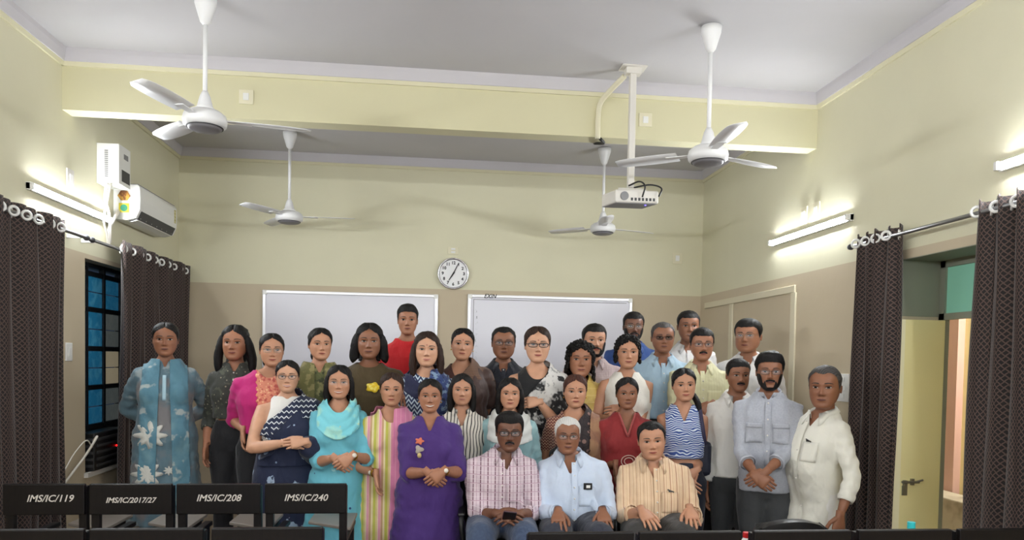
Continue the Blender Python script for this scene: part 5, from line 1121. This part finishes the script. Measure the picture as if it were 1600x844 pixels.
m28 = cloth('maroon printed blouse', (96, 36, 34), [(('zigzag', 'z', 'x', .02, .3, .015, .02), (196, 160, 130))]); m28s = cloth('brown block print saree', (46, 36, 38), [(('spots', 20, .3), (134, 104, 96)), (('cells', 20, .04), (28, 20, 22))]); m28b = cloth('tan saree', (158, 120, 88), [(('noise', 10, .5, .6), (140, 100, 76))])
person('older woman in maroon print blouse and brown block-print saree', 899, 585, 636, 4.98, 0, g=1.1, skin='light', smile=.2, hair=dict(kind='tied', col='auburn', thick=.05), bindi=1, earring=1,
    top=dict(name='blouse', mat=m28, cut=lambda V, fig: fig.waist + .04 - V[:, 2], hem=.86, sleeve=.4, neck=('round', .085, .085)), bottom=dict(kind='skirt', mat=m28b), drape=[('pallu', pallu(-.17, -.24, .06, .03, armcover=False), m28s, .02), ('pallu_fold', pallu(-.17, -.44, .09, -.22, armcover=False), m28b, .028)])
m29 = cloth('brick red kurta', (134, 32, 34))
person('woman in brick red kurta with white line motif', 980, 590, 638, 4.88, 0, g=1.1, skin='tan', smile=.4, hair=dict(kind='tied', thick=.06, part=.05), handL=dict(px=(962, 725, .16)), 
    top=dict(name='kurta', mat=m29, hem=.42, sleeve=.58, neck=('v', .16, .055), extra=[('line_motif', lambda V, fig: MBtubes([[(.01 + .05 * math.cos(a) * q, front_y(V, .01 + .05 * math.cos(a) * q, fig.shz - .27 + .04 * math.sin(a) * q) - .006, fig.shz - .27 + .04 * math.sin(a) * q) for a in np.linspace(0, 5.2, 16)] for q in (1, .6)], .002), cloth('white thread', (206, 180, 166))), ('neck_border', lambda V, fig: MBtubes([[(s * .055 * u, front_y(V, s * .055 * u, fig.shz + .045 - .15 * (1 - u)) - .004, fig.shz + .045 - .15 * (1 - u)) for u in np.linspace(0, 1, 10)] for s in (-1, 1)], .006), cloth('pale red border', (158, 70, 66)))]), bottom=dict(kind='salwar', mat=C_black))
def MBtubes(paths, r):
    A = Acc()
    for q in paths: A.add(*tube(q, r, 6))
    return A.get()
m30 = cloth('blue and white streak print', (52, 78, 146), [(('wavy', 'z', .0145, .42, 14, .06), (206, 216, 228))])
person('slim girl in blue and white sleeveless top with dark shoulder bag', 1069, 575, 626, 4.95, 0, g=.86, skin='light', smile=.3, hair=dict(kind='pony', thick=.05, side=1, part=.03), htilt=-3, armR='side', handR=dict(px=(1088, 735, .16), d=(-.7, -.4, -.5), n=(.2, -1, .2)), handL=dict(px=(1068, 748, .18), d=(.7, -.4, -.5), n=(-.2, -1, .2)), armL='side',
    top=dict(name='top', mat=m30, hem=.99, sleeve=0, neck=('v', .13, .055), strap=.84), bottom=TR(C_navy))
# --- seated men
m31 = cloth('plaid shirt', (206, 188, 196), [(('stripes', 'x', .044, .13), (96, 48, 70)), (('stripes', 'x', .044, .05, .5), (150, 110, 130)), (('stripes', 'z', .05, .1), (170, 130, 150)), (('stripes', 'z', .025, .06), (226, 214, 216))])
SEAT = 4.50
person('seated man with moustache in purple plaid shirt holding a phone', 796, 644, 703, SEAT, 0, sex='m', sit=1, hx=0.043, hipz=.635, g=1.02, skin='dark', smile=.3, moustache=1.1, hair=dict(kind='short', thick=.075, top=1.3, flip=.05), glasses=dict(mat=M_rimb, r=.010), armL='lap', armR='lap', handL=dict(px=(778, 803, .30), d=(.85, -.4, -.15)), handR=dict(px=(812, 803, .30), d=(-.85, -.4, -.15)),
    top=dict(mat=m31, hem=.62, sleeve=.76, neck=('v', .12, .058), collar=1, placket=1, pockets=(1,), cuff=1), bottom=TR(C_jean))
m32 = cloth('pale blue shirt', (196, 208, 226), [(('stripes', 'x', .008, .3), (188, 202, 222))])
person('seated white-haired man in pale blue shirt, hands on knees', 887, 651, 707, SEAT, 0, sex='m', sit=1, hx=-0.039, hipz=.635, g=1.05, skin='tan', smile=.1, hair=dict(kind='recede', col='white', thick=.035), glasses=dict(mat=M_rimr, r=.006), armL='knee', armR='knee', handL=dict(px=(872, 800, .30)), handR=dict(px=(942, 800, .30)), belly=.02,
    top=dict(mat=m32, hem=.62, sleeve=.96, neck=('v', .13, .058), collar=1, placket=1, pockets=(1,), cuff=1), bottom=TR(C_navy))
m33 = cloth('tan striped shirt', (216, 186, 152), [(('stripes', 'x', .040, .16), (176, 132, 104)), (('stripes', 'x', .040, .06, .5), (190, 152, 122)), (('stripes', 'x', .013, .2), (224, 200, 168))])
person('seated clean-shaven man in tan striped shirt, hands on knees', 1019, 658, 716, SEAT - .05, 0, sex='m', sit=1, hx=-0.022, hipz=.635, g=1.1, skin='light', smile=.15, hair=dict(kind='recede', thick=.045), wide=1.04, htilt=-5, hyaw=-4, armL='knee', armR='knee', handL=dict(px=(1003, 798, .30), d=(.35, -.8, -.42)), handR=dict(px=(1078, 796, .30)), belly=.03,
    top=dict(mat=m33, hem=.62, sleeve=.74, neck=('v', .12, .058), collar=1, placket=1, pockets=(1,), cuff=1), bottom=TR(C_char))
RES = remesh_all(JOBS)
ROOTS = {f.p['label']: finish(f, RES, i + 1) for i, f in enumerate(PEOPLE)}
FIG = {f.p['label']: f for f in PEOPLE}
# ------------------------------------------------------------------ furniture
M_tablet = mat('laminate tablet', (128, 120, 112), .4); M_cane = mat('seat weave', (60, 46, 36), .7, [(('stripes', 'x', .012, .4), (44, 32, 26))])
M_paint = mat('white paint lettering', (206, 200, 192), .6)
RT = .97                                                   # top of the chair rails
YA, YN, YR = at(273, 756, 2, RT)[1], at(322, 825, 2, RT)[1], at(1330, 828, 2, RT)[1]
def wood_chair(x, y, W, txt, label, group, tz=0.0, tx=0.0, size=.062, tablet=True):
    t = empty('wooden_chair', (x, y, 0)); tag(t, label, 'chair', group); h = W / 2 - .008
    m = MB(); m.box((-h, -.012, RT - .16), (h, .014, RT)); rl = m.build('top_rail', M_wood, t, bevel=.005)
    for s in (-1, 1):
        m = MB(); m.box((s * (h - .02) - .02, .014, 0), (s * (h - .02) + .02, .05, RT - .015)); m.build('back_post', M_wood, t, bevel=.003)
        m = MB(); m.box((s * (h - .02) - .018, .42, 0), (s * (h - .02) + .018, .456, .64)); m.build('front_leg', M_wood, t, bevel=.003)
        m = MB(); m.box((s * (h - .02) - .016, .05, .16), (s * (h - .02) + .016, .42, .19)); m.build('side_stretcher', M_wood, t)
        m = MB(); m.box((s * (h - .02) - .022, .03, .64), (s * (h - .02) + .022, .5, .665)); m.build('arm_rest', M_wood, t, bevel=.004)
    m = MB(); m.box((-h + .04, .016, .54), (h - .04, .036, .62)); m.build('lower_rail', M_wood, t, bevel=.003)
    m = MB(); m.box((-h, .03, .42), (h, .47, .445)); m.build('seat', M_cane, t, bevel=.004)
    if tablet:
        m = MB(); m.prism([(h - .26, .38), (h - .02, .22), (h + .0, .22), (h + .0, .62), (h - .26, .62)], 2, .665, .683); m.build('writing_tablet', [M_tablet], t, bevel=.004)
    o = link('lettering', text_mesh(txt, size, .28, .0005, .0006), rl, (tx, -.0128, RT - .075 + tz), (PI / 2, 0, 0)); o.data.materials.append(M_paint); o.data.validate()
    return t
g1 = 'lettered wooden tablet chairs in the farther row'
tx = ['IMS/IC/119', 'IMS/IC/2017/27', 'IMS/IC/208', 'IMS/IC/240']
xe = [at(px, 755, 1, YA)[0] for px in (2, 137, 273, 411, 545)]
for i in range(4):
    wood_chair((xe[i] + xe[i + 1]) / 2, YA, xe[i + 1] - xe[i] - .006, tx[i], ['dark wooden chair lettered IMS/IC/119, standing beside the nearer latticed curtain', 'dark wooden chair with the longest lettering, IMS/IC/2017/27, before the floral kurta', 'dark wooden chair lettered IMS/IC/208, before the girl in dark shirt', 'end chair of the lettered row, IMS/IC/240, before the turquoise kurta'][i], g1, size=.050 if i != 1 else .039, tx=.03 if i == 0 else 0, tz=-.01 if i == 1 else .0)
for n, a, b in (('standing under the first lettered rail', -44, 136), ('standing before the second and third lettered rails', 138, 322), ('standing before the last lettered rail', 328, 508)):
    a, b = at(a, 826, 1, YN)[0], at(b, 826, 1, YN)[0]
    wood_chair((a + b) / 2, YN, b - a, 'IMS/IC/', 'dark wooden chair in the nearer row, ' + n, 'nearer wooden chairs on the window side', tz=-.05, size=.055)
for n, a, b in (('before the white-haired seated man', 822, 993), ('before the tan-shirted seated man', 995, 1160), ('before the empty office chair', 1174, 1331), ('before the open doorway', 1337, 1488), ('before the curtain beyond the doorway', 1494, 1650)):
    a, b = at(a, 831, 1, YR)[0], at(b, 831, 1, YR)[0]
    wood_chair((a + b) / 2, YR, b - a, 'IMS/IC/', 'dark wooden chair in the nearer row, ' + n, 'nearer wooden chairs on the door side', tz=-.05, size=.055)
# office chairs
M_leather = mat('black leatherette', (18, 18, 20), .35, bump=.15, bscale=90)
def office_chair(x, y, rz, label, top=1.0, seat=.50):
    t = empty('office_chair', (x, y, 0), (0, 0, rz)); tag(t, label, 'chair', 'black office chairs')
    def cushion(rows, name):
        V, F = strip(rows); o = link(name, to_mesh(name, V, F, M_leather), t); md = o.modifiers.new('thickness', 'SOLIDIFY'); md.thickness = .06; md.offset = 0; b = o.modifiers.new('bevel', 'BEVEL'); b.width = .02; b.segments = 3; return o
    u = np.linspace(-1, 1, 13)
    cushion([[(a * .205 * (1 - .12 * (v > .8) * abs(a)), .20 - .05 * a * a * 1.2 + .03 * v, .50 + (top - .50) * v - .05 * a * a * (v > .9)) for a in u] for v in np.linspace(0, 1, 9)], 'backrest')
    cushion([[(a * .205, yy, seat - .03 + .012 * a * a) for a in u] for yy in np.linspace(-.24, .22, 7)], 'seat')
    for s in (-1, 1):
        m = MB(); m.tube(arc_pts([(s * .20, .16, seat - .07), (s * .235, .16, seat), (s * .24, .14, seat + .15), (s * .24, -.12, seat + .155), (s * .235, -.17, seat + .08), (s * .21, -.15, seat - .07)]), .016, 8); ar = m.build('arm', M_black, t, True)
        m = MB(); m.box((s * .24 - .022, -.14, seat + .155), (s * .24 + .022, .14, seat + .18)); m.build('arm_pad', M_leather, ar, bevel=.012)
    m = MB(); m.tube([(0, 0, .1), (0, 0, seat - .06)], .028, 12); m.build('gas_column', M_dgrey, t, True)
    m = MB(); m.box((-.1, -.1, seat - .09), (.1, .1, seat - .06)); m.build('tilt_plate', M_dgrey, t)
    for k in range(5):
        a = k * 2 * PI / 5 + .3; m = MB(); m.bar((0, 0, .1), (.28 * math.cos(a), .28 * math.sin(a), .075), .045, .03); f = m.build('base_spoke', M_dgrey, t, bevel=.005)
        m = MB(); m.lathe([(0, -.012), (.028, -.012), (.028, .012), (0, .012)], 14, cap=False); m.build('castor', M_black, f, True, loc=(.28 * math.cos(a), .28 * math.sin(a), .0285), rot=(PI / 2, 0, a))
    return t
for key, nm in (('seated man with moustache in purple plaid shirt holding a phone', 'plaid-shirted'), ('seated white-haired man in pale blue shirt, hands on knees', 'white-haired'), ('seated clean-shaven man in tan striped shirt, hands on knees', 'tan-shirted')):
    f = FIG[key]; office_chair(f.loc[0], f.loc[1] + .02, f.yaw, 'black office chair under the %s seated man' % nm, .98, .545)
e = at(1180, 815, 1, 3.9); office_chair(e[0] + .02, 3.72, PI, 'empty black office chair with rounded back behind the wooden rail', float(at(1180, 813, 1, 3.5)[2]), .46)
# small things
f = FIG['seated man with moustache in purple plaid shirt holding a phone']; p = at(796, 806, 1, f.loc[1] - .40)
ph = empty('smartphone', tuple(p), (.9, .1, f.yaw)); tag(ph, 'dark smartphone in the hands of the plaid-shirted man', 'phone')
m = MB(); m.box((-.038, -.004, -.05), (.038, .004, .05)); m.build('case', mat('phone case', (70, 40, 50), .4), ph, bevel=.004)
m = MB(); m.box((-.034, -.0048, -.046), (.034, -.004, .046)); m.build('screen', M_black, ph)
f = FIG['slim girl in blue and white sleeveless top with dark shoulder bag']
bg = empty('shoulder_bag', f.loc, (0, 0, f.yaw)); tag(bg, 'small dark shoulder bag worn by the girl in blue and white', 'bag'); k = f.s; fr = lambda x, z: front_y(f.VT, x, z)
zb = f.waist - .02; m = MB(); m.box((.09, -.03, zb - .14), (.20, .07, zb + .10)); m.build('pouch', mat('dark bag cloth', (38, 42, 58), .7), bg, bevel=.03)
pts = [(.15, -.035, zb + .08), (.135, -.08, f.shz - .16), (.118, -.075, f.shz - .05), (.112, -.0, f.shz + .035), (.112, .08, f.shz + .005), (.13, .10, f.shz - .15), (.16, .08, zb + .08)]
m = MB(); m.tube(arc_pts(pts), [(.012, .004)] * 37, 6, flat=(1, 0, 0)); m.build('strap', mat('bag strap', (44, 40, 66), .7), bg)
def pen(key, dx, dz, label, col, L=.05, w=.008):
    f = FIG[key]; x = dx * f.s; z = f.shz + dz * f.s; y = front_y(f.VT, x, z) - .012
    t = empty('pen', f.loc, (0, 0, f.yaw)); tag(t, label, 'pen')
    m = MB(); m.tube([(x - .018, y, z + .012), (x + .02, y, z - .002)], w / 2, 8); m.build('barrel', col, t, True); m = MB(); m.box((x - .012, y - .007, z - .002), (x + .012, y - .003, z + .006)); m.build('clip', col, t)
pen('man in long white kurta with a pen in his pocket', .07, -.13, 'black pen clipped in the white kurta pocket', M_black)
pen('seated clean-shaven man in tan striped shirt, hands on knees', .08, -.13, 'dark pen clipped in tan striped shirt pocket', M_dgrey)
f = FIG['seated white-haired man in pale blue shirt, hands on knees']; x, z = .08, f.shz - .135; y = front_y(f.VT, x, z) - .014
t = empty('pocket_phone', f.loc, (0, 0, f.yaw)); tag(t, 'dark flip case sticking out of the pale blue shirt pocket', 'case')
m = MB(); m.box((x - .026, y - .005, z - .02), (x + .026, y + .006, z + .02)); m.build('case', M_black, t, bevel=.003)
m = MB(); m.box((x - .010, y - .0065, z - .009), (x + .014, y - .005, z + .008)); m.build('badge', M_white, t)
b0 = at(1424, 820, 1, YR + .2); bt = empty('water_bottle', (b0[0], YR + .2, .445)); tag(bt, 'clear water bottle with turquoise cap behind the wooden chair rail', 'bottle'); top = float(b0[2]) + .012 - .445
m = MB(); m.lathe([(.0, 0), (.034, 0), (.036, .02), (.035, top - .11), (.03, top - .07), (.014, top - .035), (.014, top - .02)], 20, cap=False); m.build('flask', mat('bottle plastic', (205, 222, 226), .1, alpha=.5), bt, True)
m = MB(); m.lathe([(.0, top - .03), (.017, top - .03), (.017, top), (.0, top)], 16, cap=False); m.build('cap', mat('turquoise cap', (50, 190, 196), .4), bt)
b0 = at(1167, 838, 1, YR + .16); bt = empty('juice_bottle', (b0[0], YR + .16, .445)); tag(bt, 'white bottle with a red cap between two wooden chair backs', 'bottle'); top = float(at(1167, 832, 1, YR + .16)[2]) - .445
m = MB(); m.lathe([(.0, 0), (.026, 0), (.028, .02), (.028, top - .09), (.024, top - .04), (.015, top - .02)], 18, cap=False); m.build('flask', M_white, bt, True)
m = MB(); m.lathe([(.0, top - .022), (.0175, top - .022), (.0175, top), (.0, top)], 16, cap=False); m.build('cap', mat('red cap', (190, 30, 30), .4), bt)
